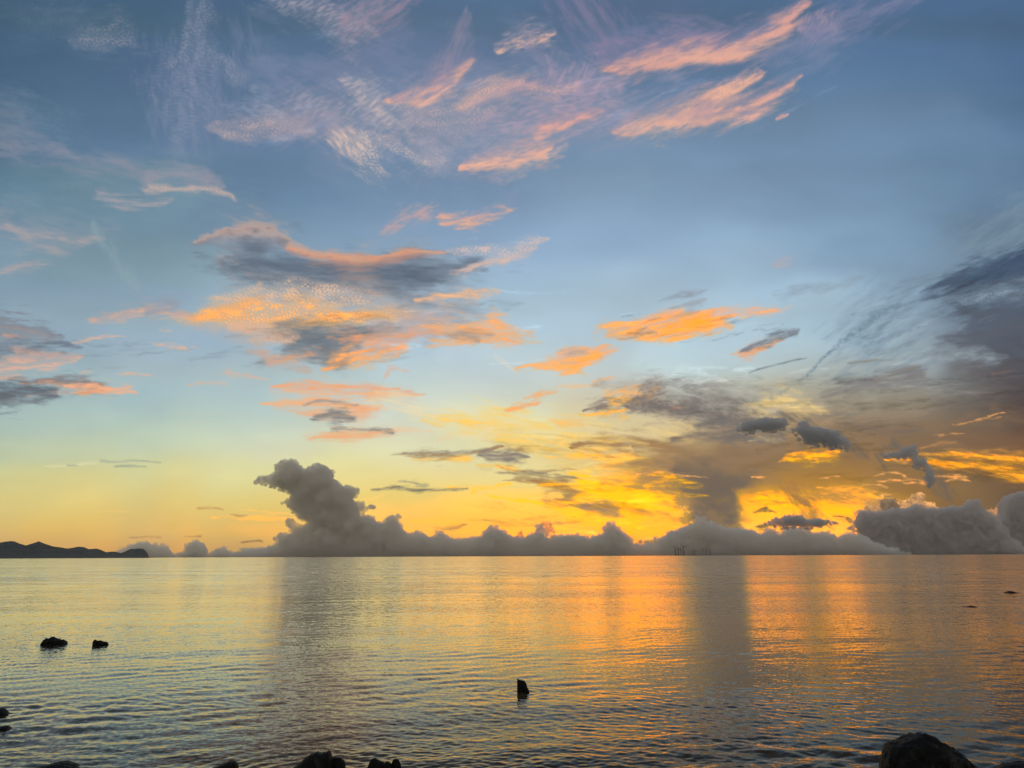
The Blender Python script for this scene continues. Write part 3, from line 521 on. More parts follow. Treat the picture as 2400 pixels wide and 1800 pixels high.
    S([(2218,784,1),(2239,753,1),(2261,741,1),(2256,725,1),(2302,711,1),(2342,704,1),(2478,698,1),(2478,817,1),(2400,806,1),(2370,790,1),(2315,787,1),(2261,790,1)], (82,94,110), .93, poly=True, fe=22, warp=14, ang=-8, L=150, W=14, tk=.3, cb=(92,96,106), soft=1.2, edge=.7)
    S([(2200,700,8),(2260,690,16),(2330,685,20),(2400,675,24)], (96,106,120), .7, tex='g', lam=13, tk=.75, soft=1., ang=-10, warp=16)
    S([(2260,715,8),(2320,700,10),(2370,690,8)], (160,178,192), .6, tex='g', lam=9, tk=.8, soft=1., ang=-14)
    S([(2340,800,30),(2430,820,40)], (88,94,106), .85, soft=1.1)
    S([(2330,700,10),(2420,700,16)], (86,96,112), .8, soft=1.)
    S([(2180,830,24),(2240,840,34),(2290,850,24)], (148,162,170), .75, soft=1.2, ang=-10, warp=20)
    S([(2070,872,6),(2140,852,12),(2200,830,8)], (128,136,146), .8, soft=1.1, ang=-14)
    S([(1990,900,6),(2070,890,12),(2150,880,10)], (120,116,118), .85, soft=1., ang=-8, L=120, W=8, tk=.5)
    S([(1930,925,10),(2010,905,12),(2100,885,12),(2150,880,6)], (130,126,122), .8, soft=1., ang=-12, L=130, W=8, tk=.5)
    S([(2050,920,10),(2130,908,14),(2180,905,8)], (150,152,146), .6, soft=1.2)
    S([(1990,850,2),(2040,845,4),(2095,842,2)], (140,142,138), .85, soft=.8, warp=3)
    S([(2075,880,1.5),(2120,872,2),(2170,864,1.5)], (112,114,122), .7, warp=2)
    S([(2320,880,4),(2400,868,6)], (140,112,100), .6, soft=1., tk=.7)
    # vapour trails
    S([(1812,930,6),(1850,905,6),(1890,878,4)], (146,150,146), .6, soft=1., warp=4, tk=.7, L=16, W=10)
    S([(1888,878,3),(1910,858,2.6),(1940,830,2.6),(1975,802,3),(2010,775,6),(2050,745,8),(2110,712,6)], (112,138,154), .75, soft=1., warp=4, edge=.5, L=30, W=10, tk=.7)
    S([(2018,818,3),(2060,800,5),(2110,776,5),(2150,762,3),(2180,760,1.5)], (126,148,162), .75, soft=.9, warp=4, L=24, W=8)
    S([(1755,873,1.2),(1800,860,2.2),(1840,850,2.2),(1890,838,1.2)], (118,130,138), .8, warp=2, soft=.9)
    S([(2100,826,1.5),(2140,820,2),(2180,815,1.5)], (140,156,166), .7, warp=2)
    S([(1990,930,3),(2040,928,2)], (140,130,120), .5)
    # ---- fine fibres: local lightening and darkening of what is already there
    rr = np.random.default_rng(5)
    def fibres(n, x0, x1, y0, y1, ang, wid, ln, lo, hi, a):
        for _ in range(n):
            x = rr.uniform(x0, x1); y = rr.uniform(y0, y1); L = ln * rr.uniform(.5, 1.5); w = wid * rr.uniform(.4, 1.4)
            t = math.radians(ang + rr.normal(0, 4)); dx, dy = math.cos(t) * L, math.sin(t) * L
            S([(x - dx, y - dy, w * .3), (x, y + rr.normal(0, w), w), (x + dx, y + dy, w * .3)], lo if isinstance(lo, tuple) else float(rr.uniform(lo, hi)), a, soft=1.3, L=90, W=7, warp=6, tk=.8, edge=.8)
    fibres(26, 1550, 2420, 880, 1130, -4, 9, 110, .82, .95, .75)
    fibres(18, 1600, 2420, 860, 1060, -8, 6, 90, 1.06, 1.16, .7)
    fibres(12, 1200, 1560, 1040, 1240, 4, 7, 60, (184, 136, 84), 0, .5); fibres(12, 1760, 2060, 1130, 1250, 6, 6, 50, (186, 136, 78), 0, .55); fibres(12, 1350, 1620, 1110, 1240, 5, 8, 60, (255, 184, 34), 0, .7)
    fibres(14, 1250, 1600, 1100, 1260, 5, 5, 50, 1.05, 1.12, .8)
    fibres(22, 1150, 1620, 1000, 1230, 3, 6, 80, .86, .96, .75)
    fibres(20, 1150, 1620, 960, 1240, 3, 5, 80, 1.02, 1.07, .75)
    fibres(16, 1420, 1800, 735, 795, -14, 3, 34, .78, .92, .8); fibres(12, 1420, 1800, 735, 795, -14, 2.5, 30, 1.03, 1.08, .8)
    fibres(14, 2050, 2420, 620, 860, -18, 8, 80, .84, .94, .7)
    fibres(10, 2100, 2420, 640, 860, -18, 5, 70, 1.08, 1.2, .6)
    fibres(16, 480, 1250, 600, 860, -3, 6, 60, .88, .96, .7)
    fibres(14, 480, 1250, 560, 860, -3, 4, 50, 1.04, 1.12, .7)
    fibres(16, 600, 1900, 60, 400, -20, 9, 80, 1.03, 1.09, .7)
    fibres(10, 0, 500, 740, 960, -2, 5, 60, .88, .95, .7)
    return np.clip(p.C, 0, 255)
# ---------------------------------------------------------------- sky dome
def lin(c):
    c = c / 255.
    return np.where(c <= .04045, c / 12.92, ((c + .055) / 1.055) ** 2.4)
def build_sky():
    def axis(a, b, da, lo, hi, dc):
        left = np.arange(lo, a, dc); mid = np.arange(a, b, da); right = np.arange(b, hi, dc)
        return np.concatenate([left, mid, right])
    az = axis(-41, 41, .056, -180, 180, 2.0); el = np.concatenate([[-12, -6, -3, -1.5], np.arange(-.7, 42.5, .056), np.linspace(43, 90, 30)])
    A, E = np.meshgrid(np.radians(az), np.radians(el))
    D = np.stack([np.sin(A) * np.cos(E), np.cos(A) * np.cos(E), np.sin(E)], -1).reshape(-1, 3)
    c = D @ RN                                  # chart axes
    z = np.maximum(-c[:, 2], .05)
    X = 1200 + FPX * c[:, 0] / z; Y = 900 - FPX * c[:, 1] / z
    C = np.zeros((len(D), 3), np.float32)
    front = (-c[:, 2] > .35) & (np.abs(X - 1200) < 2200) & (Y > -900)
    C[front] = paint_sky(X[front], Y[front])
    # the rest of the vault: out of view, brightened and warmed to light the clouds
    e = np.clip(D[:, 2], 0, 1)[:, None]
    back = np.array([208, 190, 168.]) * (1 - e ** .5) + np.array([138, 142, 146.]) * e ** .5
    az_ = np.abs(np.arctan2(D[:, 0], D[:, 1]))
    out = np.maximum(sst(math.radians(42), math.radians(75), az_) , sst(math.radians(44), math.radians(62), np.arcsin(np.clip(D[:, 2], -1, 1))))[:, None]
    out = np.where(front[:, None], out, 1.)
    C = C * (1 - out) + back * out
    V = D * 60000. + np.array([0, 0, 0.])
    o = mesh_obj('sky', V, grid_faces(len(el), len(az), wrap=True)[:, ::-1], None)
    at = o.data.color_attributes.new('tint', 'FLOAT_COLOR', 'POINT')
    L = np.ones((len(D), 4), np.float32); L[:, :3] = lin(C)
    gold = np.clip((C[:, 0] - C[:, 2] - 120) / 90, 0, 1) * np.clip((C[:, 0] - 205) / 40, 0, 1)   # the glow is brighter than the film holds
    L[:, 0] *= 1 + 1.5 * gold; L[:, 1] *= 1 + .34 * gold; L[:, 2] *= 1 - .2 * gold
    at.data.foreach_set('color', L.ravel())
    m, n, l = new_mat('sky_light'); n.clear()
    a = n.new('ShaderNodeAttribute'); a.attribute_name = 'tint'
    em = n.new('ShaderNodeEmission'); ou = n.new('ShaderNodeOutputMaterial')
    l.new(a.outputs['Color'], em.inputs[0]); l.new(em.outputs[0], ou.inputs[0])
    m.cycles.emission_sampling = 'NONE'
    o.data.materials.append(m); tag(o, kind='structure')
build_sky()

# ---------------------------------------------------------------- sea
def wave_tile(size, n, lmin, lmax, wind, spread, rms, seed):
    """random wave field with directional spread: height tile"""
    r = np.random.default_rng(seed)
    f = np.fft.fftfreq(n) * n; kx, ky = np.meshgrid(f, f); k = np.hypot(kx, ky); k[0, 0] = 1e-3
    lam = size / k
    th = np.arctan2(ky, kx) - math.radians(wind)
    dirw = np.abs(np.cos(th)) ** spread + .12
    slope_band = np.exp(-((np.log(lam) - math.log((lmin * lmax) ** .5)) / (math.log(lmax / lmin) * .5)) ** 2)
    amp = slope_band / k ** 2 * dirw; amp[0, 0] = 0
    z = np.fft.ifft2(np.fft.fft2(r.standard_normal((n, n))) * amp).real
    g = (np.roll(z, -1, 0) - z) / (size / n)
    h = (np.roll(z, -1, 1) - z) / (size / n)
    return (z * rms / math.sqrt((g * g + h * h).mean())).astype(np.float32)
def build_sea():
    az = np.radians(np.concatenate([np.linspace(-178, -48, 40), np.arange(-44, 44, .07), np.linspace(48, 178, 40)]))
    dep = np.radians(np.concatenate([np.linspace(80, 27, 8), np.arange(24, 1.2, -.03), np.geomspace(1.19, .06, 160)]))
    r = np.concatenate([EYE.z / np.tan(dep), [4000, 8000, 20000, 61000]])
    Rr, A = np.meshgrid(r, az, indexing='ij')
    X = (Rr * np.sin(A)).ravel().astype(np.float64); Y = (Rr * np.cos(A)).ravel().astype(np.float64); R = Rr.ravel()
    Z = np.zeros_like(X)
    # (tile size, lambda min/max, wind direction, spread, rms slope, fade distance)
    for (size, lo, hi, wd, sp, rms, fade, sd) in [(7.3, .10, .26, 98, .9, .082, 18, 1), (13.1, .2, .42, 62, 1.2, .055, 30, 2), (29., .5, 1.1, 110, 2, .03, 52, 3), (97., 2.5, 6., 104, 5, .008, 160, 4)]:
        T = wave_tile(size, 512, lo, hi, wd, sp, rms, sd)
        s = 512 / size
        w = 1 - sst(fade * .45, fade, R)
        k = w > 0
        patch = np.clip(.92 + .32 * smp(FB, X[k] * 6 + sd * 90, Y[k] * 14) + .15 * smp(FB, X[k] * 2 - Y[k], Y[k] * 4 + sd * 50), .3, 1.7)   # gusts and slicks
        Z[k] += smp(T, X[k] * s, Y[k] * s) * w[k] * patch
    T = wave_tile(31., 512, .5, 1.3, 80, 1.5, .085, 9); s = 512 / 31.      # steeper chop where the swell meets the rocks
    w = (1 - sst(12.2, 14.5, Y)) * sst(.5, 3.5, X) * .9 + (1 - sst(10.8, 12.4, Y)) * .5; k = w > 0; Z[k] += smp(T, X[k] * s, Y[k] * s) * w[k]
    for px, py, lam, amp, reach in ((1225, 1622, .30, .007, .75), (127, 1511, .55, .010, 1.1), (236, 1512, .50, .008, .8), (2185, 1838, .34, .014, 1.2), (728, 1824, .30, .012, 1.), (8, 1672, .4, .010, .8)):
        c = on_water(px, py); d = np.hypot(X - c.x, Y - c.y); k = d < reach * 5      # wavelets thrown back by the rocks
        Z[k] += amp * np.cos(2 * math.pi * d[k] / lam) * np.exp(-d[k] / reach)
    V = np.stack([X, Y, Z], -1)
    o = mesh_obj('sea', V, grid_faces(len(r), len(az), wrap=False), None)
    tag(o, kind='structure')
    m, n, l = new_mat('sea_water'); n.remove(n['Principled BSDF'])
    deep = n.new('ShaderNodeBsdfDiffuse'); deep.inputs[0].default_value = (.040, .036, .024, 1)
    glo = n.new('ShaderNodeBsdfGlossy'); glo.inputs['Roughness'].default_value = .06; glo.inputs[0].default_value = (1, 1, 1, 1)
    fr = n.new('ShaderNodeFresnel'); fr.inputs[0].default_value = 1.333
    boost = n.new('ShaderNodeMapRange'); l.new(fr.outputs[0], boost.inputs[0])
    for i, q in zip((1, 2, 3, 4), (.03, .84, .0, 1.)): boost.inputs[i].default_value = q
    boost.interpolation_type = 'SMOOTHSTEP'
    mx = n.new('ShaderNodeMixShader'); l.new(boost.outputs[0], mx.inputs[0]); l.new(deep.outputs[0], mx.inputs[1]); l.new(glo.outputs[0], mx.inputs[2]); l.new(mx.outputs[0], n['Material Output'].inputs[0])
    g = n.new('ShaderNodeNewGeometry')
    def vm(op, a, c=None, s=None):
        x = n.new('ShaderNodeVectorMath'); x.operation = op
        l.new(a, x.inputs[0])
        if c is not None:
            if hasattr(c, 'is_linked') or hasattr(c, 'links'): l.new(c, x.inputs[1])
            else: x.inputs[1].default_value = c
        if s is not None:
            if hasattr(s, 'links'): l.new(s, x.inputs['Scale'])
            else: x.inputs['Scale'].default_value = s
        return x.outputs['Value'] if op in ('LENGTH', 'DOT_PRODUCT') else x.outputs['Vector']
    def mr(v, a, bb, c, d, smooth=True):
        x = n.new('ShaderNodeMapRange'); x.interpolation_type = 'SMOOTHSTEP' if smooth else 'LINEAR'
        l.new(v, x.inputs[0])
        for i, q in zip((1, 2, 3, 4), (a, bb, c, d)): x.inputs[i].default_value = q
        return x.outputs[0]
    def mul(a, bb):
        x = n.new('ShaderNodeMath'); x.operation = 'MULTIPLY'; l.new(a, x.inputs[0])
        if hasattr(bb, 'links'): l.new(bb, x.inputs[1])
        else: x.inputs[1].default_value = bb
        return x.outputs[0]
    P = g.outputs['Position']; dist = vm('LENGTH', P)
    def slopes(rot, sx, sy, scale, detail, rough, offs):
        mp = n.new('ShaderNodeMapping'); l.new(P, mp.inputs[0])
        mp.inputs['Rotation'].default_value = (0, 0, math.radians(rot)); mp.inputs['Scale'].default_value = (sx, sy, 1); mp.inputs['Location'].default_value = offs
        t = n.new('ShaderNodeTexNoise'); t.noise_dimensions = '2D'; l.new(mp.outputs[0], t.inputs['Vector'])
        t.inputs['Scale'].default_value = scale; t.inputs['Detail'].default_value = detail; t.inputs['Roughness'].default_value = rough
        v = vm('SUBTRACT', t.outputs['Color'], (.5, .5, .5))
        return vm('MULTIPLY', v, (.42, 1.25, 0))
    # capillary ripples close by, wavelets further out, broad gust bands over all
    s1 = vm('SCALE', slopes(-12, .75, 1, 13, 2, .6, (3, 7, 0)), s=mr(dist, 4, 26, .17, .20))
    s2 = vm('SCALE', slopes(-10, .6, 1, 3.4, 3, .62, (31, 5, 0)), s=mr(dist, 12, 45, .0, .22))
    s3 = vm('SCALE', slopes(-6, .4, 1, .7, 4, .62, (11, 52, 0)), s=mr(dist, 30, 150, .0, .29))
    gust = n.new('ShaderNodeTexNoise'); gust.noise_dimensions = '2D'
    mg = n.new('ShaderNodeMapping'); l.new(P, mg.inputs[0]); mg.inputs['Scale'].default_value = (.25, 1, 1); mg.inputs['Rotation'].default_value = (0, 0, math.radians(-8))
    l.new(mg.outputs[0], gust.inputs['Vector']); gust.inputs['Scale'].default_value = .09; gust.inputs['Detail'].default_value = 4
    gm = mr(gust.outputs['Fac'], .35, .68, .62, 1.3)
    sm = vm('ADD', vm('ADD', s1, s2), s3)
    sm = vm('SCALE', sm, s=gm)
    lean = vm('SCALE', vm('NORMALIZE', vm('MULTIPLY', P, (1, 1, 0))), s=mr(dist, 30, 150, .0, -.032))   # far off only the shoreward faces of the waves show
    nn = vm('NORMALIZE', vm('ADD', vm('ADD', g.outputs['Normal'], sm), lean))
    l.new(nn, glo.inputs['Normal']); l.new(nn, fr.inputs['Normal'])
    o.data.materials.append(m)
build_sea()

# ---------------------------------------------------------------- hills (headland, far left)
def fbm3(P, scale, octs=4, H=.9):
    return np.array([mnoise.fractal(Vector(p) * scale, H, 2.0, octs) for p in P])
def build_hills():
    prof = [(-900,1240),(-600,1262),(-420,1256),(-250,1272),(-120,1264),(-60,1275),(0,1271.6),(12,1269.5),(26,1268),(34,1268.8),(46,1274),(60.6,1278.3),(75,1274),(91.3,1268.6),(104,1274),(124.8,1280.7),(140,1282.5),(157.3,1285.6),(170,1284),(182.6,1281.2),(197,1282.3),(208,1287),(226,1285.7),(236,1288.5),(248.6,1294.2),(260,1293),(269.4,1292.8),(277,1294.8),(284,1296.4),(294,1292),(307.4,1286),(318,1286.6),(328,1285),(331.8,1286.6),(335.4,1285.2),(341,1291),(346.3,1297),(347.5,1304),(349,1309.4),(356,1310.2)]
    DIST = 7000.
    ax, hz = [], []
    for px, py in prof:
        d = ray(px, py); ax.append(math.atan2(d.x, d.y)); hz.append(max(0., EYE.z + DIST * d.z / math.hypot(d.x, d.y)))
    A = np.linspace(ax[0], ax[-1], 1100); H = np.interp(A, ax, hz)
    nd = 61; t = np.linspace(-1, 1, nd)
    V = []
    for k, tt in enumerate(t):
        rr = DIST + tt * 1300
        pr = max(0, 1 - abs(tt) ** 1.4)
        for a, h in zip(A, H):
            p = Vector((a * 70, tt * 6, 0))
            z = h * pr * (1 - (.30 * abs(tt) ** .5) * (1 + mnoise.fractal(p, .9, 2.0, 4))) - 4 * (abs(tt) > .985)
            V.append((rr * math.sin(a), rr * math.cos(a), z))
    m, n, l = new_mat('scrub_hillside'); b = n['Principled BSDF']; b.inputs['Roughness'].default_value = .95
    no = n.new('ShaderNodeTexNoise'); no.inputs['Scale'].default_value = .01; no.inputs['Detail'].default_value = 6
    cr = n.new('ShaderNodeValToRGB'); cr.color_ramp.elements[0].color = (.045, .055, .052, 1); cr.color_ramp.elements[1].color = (.065, .07, .065, 1)
    tc = n.new('ShaderNodeTexCoord'); l.new(tc.outputs['Object'], no.inputs[0]); l.new(no.outputs[0], cr.inputs[0]); l.new(cr.outputs[0], b.inputs['Base Color'])
    o = mesh_obj('hills', V, grid_faces(nd, len(A)), m); tag(o, kind='structure')
build_hills()

# ---------------------------------------------------------------- cumulus clouds: solid heaps of billows, thin at the rim
ICO = {}
def ico(sub):
    if sub not in ICO:
        import bmesh
        bm = bmesh.new(); bmesh.ops.create_icosphere(bm, subdivisions=sub, radius=1)
        bm.verts.ensure_lookup_table()
        ICO[sub] = (np.array([v.co[:] for v in bm.verts], np.float32), np.array([[v.index for v in f.verts] for f in bm.faces], np.int32)); bm.free()
    return ICO[sub]
def cloud_mat(name, col, dens=.0085):
    m, n, l = new_mat(name); n.remove(n['Principled BSDF'])
    v = n.new('ShaderNodeVolumePrincipled'); v.inputs['Color'].default_value = (*col, 1); v.inputs['Density'].default_value = dens; v.inputs['Anisotropy'].default_value = .0
    l.new(v.outputs[0], n['Material Output'].inputs['Volume'])
    return m
def inside(poly, x, y):
    c = np.zeros(len(x), bool); j = len(poly) - 1
    for i in range(len(poly)):
        xi, yi = poly[i]; xj, yj = poly[j]
        k = ((yi > y) != (yj > y)) & (x < (xj - xi) * (y - yi) / ((yj - yi) or 1e-9) + xi)
        c ^= k; j = i
    return c
def edge_dist(poly, x, y):
    d = np.full(len(x), 1e9)
    for (x0, y0), (x1, y1) in zip(poly, poly[1:] + poly[:1]):
        dx, dy = x1 - x0, y1 - y0; t = np.clip(((x - x0) * dx + (y - y0) * dy) / (dx * dx + dy * dy + 1e-9), 0, 1)
        d = np.minimum(d, np.hypot(x - x0 - t * dx, y - y0 - t * dy))
    return d
def cumulus(name, poly, Y, label, mat, seed, cat='cloud', group=None, rough=.35, rmax=34, n_edge=1., small=3.2, base=None):
    """poly is the outline on the sky chart; billows fill it at distance Y, as deep as they are wide"""
    rs = np.random.default_rng(seed)
    P = np.array(poly, float); poly = [tuple(p) for p in P]
    lo, hi = P.min(0), P.max(0); area = (hi - lo).prod()
    N = int(area / 9); X = rs.uniform(lo[0], hi[0], N); Z = rs.uniform(lo[1], hi[1], N)
    k = inside(poly, X, Z); X, Z = X[k], Z[k]; D = edge_dist(poly, X, Z)
    order = np.argsort(-(D + rs.uniform(0, 2, len(D)))); S = []
    for i in order:                       # greedy cover: big billows in the middle, small at the rim
        r = min(rmax, D[i] * .97 + .4)
        if r < small * .5: continue
        if S:
            A = np.array(S)
            dd = np.hypot(A[:, 0] - X[i], A[:, 1] - Z[i])
            if (dd < np.maximum(A[:, 2] * .5, r * .5) - .0).any(): continue
        S.append((X[i], Z[i], r))
        if len(S) > 2600: break
    # little knobs along the outline
    T = []
    for (x0, y0), (x1, y1) in zip(poly, poly[1:] + poly[:1]):
        ln = math.hypot(x1 - x0, y1 - y0); q = rs.uniform(0, 3)
        if min(y0, y1) > 1296: continue
        while q < ln:
            t = q / ln; r = small * rs.uniform(.5, 2.1)
            T.append((x0 + (x1 - x0) * t + rs.normal(0, 1.2), y0 + (y1 - y0) * t + rs.normal(0, 1.2) + r * .35, r)); q += r * rs.uniform(.7, 1.5) / n_edge
    k_px = (Y / FPX)
    vs, fs, nv = [], [], 0
    c0 = at_depth(P[:, 0].mean(), min(1290, P[:, 1].mean()), Y)
    for q, (x, z, r) in enumerate(S + T):
        big = q < len(S)
        c = at_depth(x, z, Y); R = r * k_px * (1 if not big else 1.0)
        dep = (rs.uniform(.6, .95) * R if big else rs.uniform(.5, 4) * R)
        v, f = ico(4 if r > 14 else 3 if r > 5 else 2)
        v = v.copy()
        off = rs.uniform(0, 900, 3)
        if r > 5:
            nz = np.array([mnoise.fractal(Vector(p * 1.6 + off), .8, 2., 4) for p in v])
        else: nz = np.array([mnoise.noise(Vector(p * 1.3 + off)) for p in v])
        v = v * (1 + rough * .5 * nz)[:, None] * R
        v[:, 2] *= .92
        vs.append(v + np.array([c.x, c.y + dep, c.z]) - np.array(c0)); fs.append(f + nv); nv += len(v)
    o = mesh_obj(name, np.concatenate(vs), np.concatenate(fs), mat, loc=c0)
    rm = o.modifiers.new('one_skin', 'REMESH'); rm.mode = 'VOXEL'; rm.voxel_size = k_px * small * .3
    sm = o.modifiers.new('soften', 'SMOOTH'); sm.factor = .5; sm.iterations = 1
    return tag(o, label, cat, group)
def zp(ox, oy, s, pts): return [(ox + x / s, oy + y / s) for x, y in pts]
M_CU = cloud_mat('cumulus_vapour', (.962, .945, .905)); M_CUW = cloud_mat('warm_cumulus_vapour', (.996, .955, .86)); M_CUR = cloud_mat('mauve_cumulus_vapour', (.88, .86, .84)); M_FR = cloud_mat('scud_vapour', (.84, .85, .86), .018)
bank = zp(550, 850, 3.16, [(-60,1450),(20,1405),(120,1395),(200,1380),(262,1360),(275,1350),(310,1325),(280,1300),(330,1262),(390,1265),(412,1262),(400,1220),(370,1175),(375,1150),(415,1150),(450,1200),(510,1210),(540,1180),(490,1160),(440,1110),(400,1075),(355,1035),(385,1010),(410,985),(400,960),(350,935),(250,905),(140,875),(170,845),(255,830),(310,790),(285,755),(340,725),(415,710),(450,730),(500,785),(545,775),(600,735),(670,760),(720,800),(715,850),(760,880),(790,910),(850,905),(910,935),(905,970),(865,1010),(880,1035),(910,1018),(950,1045),(970,1070),(1000,1058),(1028,1065),(985,1082),(950,1100),(900,1110),(930,1135),(1000,1120),(1040,1175),(1100,1180),(1110,1150),(1165,1130),(1215,1130),(1210,1180),(1230,1220),(1270,1262),(1300,1265),(1345,1245),(1385,1260),(1440,1290),(1480,1280),(1490,1250),(1530,1245),(1575,1290),(1620,1305),(1680,1300),(1750,1295),(1830,1280),(1850,1240)])
bank += zp(1150, 950, 3.403, [(0,960),(40,965),(70,990),(110,990),(150,1040),(200,1045),(260,1060),(300,1030),(340,1020),(370,1010),(355,965),(390,945),(420,965),(425,1000),(440,1050),(490,1062),(500,1037),(560,1032),(700,1032),(760,1042),(800,1058),(840,1035),(905,1020),(905,965),(950,925),(975,925),(1000,960),(1030,970),(1060,1010),(1130,1055),(1140,1100),(1180,1105),(1230,1110),(1250,1092),(1290,1105),(1340,1108),(1330,1080),(1300,1058),(1400,1045),(1430,1003),(1510,985),(1550,962),(1610,955),(1650,925),(1660,882),(1700,885),(1730,930),(1770,930),(1830,960),(1940,985),(2030,985)])
bank += zp(1750, 950, 3.403, [(0,990),(60,992),(90,1015),(150,1025),(165,985),(230,992),(300,1030),(325,992),(340,970),(500,975),(510,1010),(570,1015),(650,1005),(720,1035),(760,1060),(790,1030),(860,1015),(900,1030),(960,1045),(1000,1085),(1060,1095),(1110,1130),(1190,1140),(1250,1172),(1330,1182),(1400,1225)])
cumulus('cumulus_cloud', bank, 24200, 'long dark cumulus bank on the horizon with a tall tower whose beak points left', M_CU, 1, small=3.)
right = zp(1750, 950, 3.403, [(800,1215),(860,1120),(930,1040),(930,1000),(820,975),(890,955),(870,930),(900,900),(890,850),(950,835),(1000,840),(1080,852),(1170,832),(1200,812),(1310,832),(1350,785),(1410,800),(1440,830),(1510,812),(1600,822),(1650,802),(1760,802),(1780,762),(1840,745),(1885,757),(1880,800),(1930,842),(1990,872),(2040,925),(2090,990),(2120,1060),(2190,1090),(2240,1160),(2330,1215)])
cumulus('cumulus_cloud', right, 26500, 'large dark grey cumulus mass on the horizon at right with pink-lit tops behind it', M_CUR, 7, small=3.)
right2 = zp(1750, 950, 3.403, [(1990,1215),(2000,930),(2060,880),(2075,800),(2090,725),(2150,705),(2230,685),(2330,690),(2430,740),(2500,900),(2500,1215)])
cumulus('cumulus_cloud', right2, 27500, 'dull mauve-grey cumulus cut by the right edge of the view', M_CUR, 8, small=3.)
flat = zp(1750, 950, 3.403, [(165,940),(230,905),(290,897),(350,875),(440,880),(500,915),(580,898),(650,918),(730,935),(650,948),(560,968),(480,972),(400,962),(300,966),(200,958)])
cumulus('scud_cloud', flat, 19000, 'small flat ragged dark cloud hanging in the gold gap right of the rain shaft', M_FR, 9, small=2.6, rough=.6)
c1 = zp(0, 1240, 5.53, [(1480,400),(1500,285),(1560,250),(1600,255),(1640,210),(1720,195),(1780,165),(1815,157),(1850,180),(1890,160),(1940,205),(1960,225),(2000,175),(2050,230),(2085,185),(2150,230),(2212,310),(2290,370),(2290,400)])
cumulus('cumulus_cloud', c1, 30000, 'small pale grey cumulus cluster rising behind the tip of the headland', cloud_mat('far_cumulus_vapour', (.992,.975,.93)), 10, small=1.9, group=None)
c2 = zp(0, 900, 1.843, [(720,765),(735,735),(790,722),(800,690),(845,672),(885,710),(890,735),(930,712),(960,703),(990,725),(1030,725),(1032,710),(1100,708),(1180,705),(1200,765)])
cumulus('cumulus_cloud', c2, 29000, 'low strip of small cumulus heads between the headland and the tall tower cloud', bpy.data.materials['far_cumulus_vapour'], 11, small=1.9)
fa = zp(1750, 950, 3.403, [(-60,190),(-20,130),(60,110),(100,112),(140,88),(200,100),(320,95),(335,150),(300,190),(200,200),(100,190),(20,215)])
cumulus('scud_cloud', fa, 16000, 'ragged dark scud cloud left of the pair below the pale yellow glow', M_FR, 12, small=3., rough=.7)
fb = zp(1750, 950, 3.403, [(370,180),(430,170),(440,130),(490,115),(500,160),(560,170),(640,180),(700,200),(740,190),(750,230),(800,260),(845,310),(820,345),(760,310),(700,330),(620,290),(560,310),(540,335),(500,290),(420,230)])
cumulus('scud_cloud', fb, 15500, 'ragged dark scud cloud right of the pair, trailing down to the right', M_FR, 13, small=3., rough=.7)
fc = zp(1750, 950, 3.403, [(1100,400),(1180,370),(1240,370),(1245,340),(1290,325),(1350,315),(1350,345),(1380,370),(1370,410),(1440,425),(1460,480),(1490,500),(1510,580),(1490,640),(1440,600),(1440,510),(1380,490),(1340,480),(1330,410),(1260,400),(1180,410),(1120,415)])
cumulus('scud_cloud', fc, 15000, 'slate-blue scud cloud bending down in front of the right orange band', M_FR, 14, small=3., rough=.7)

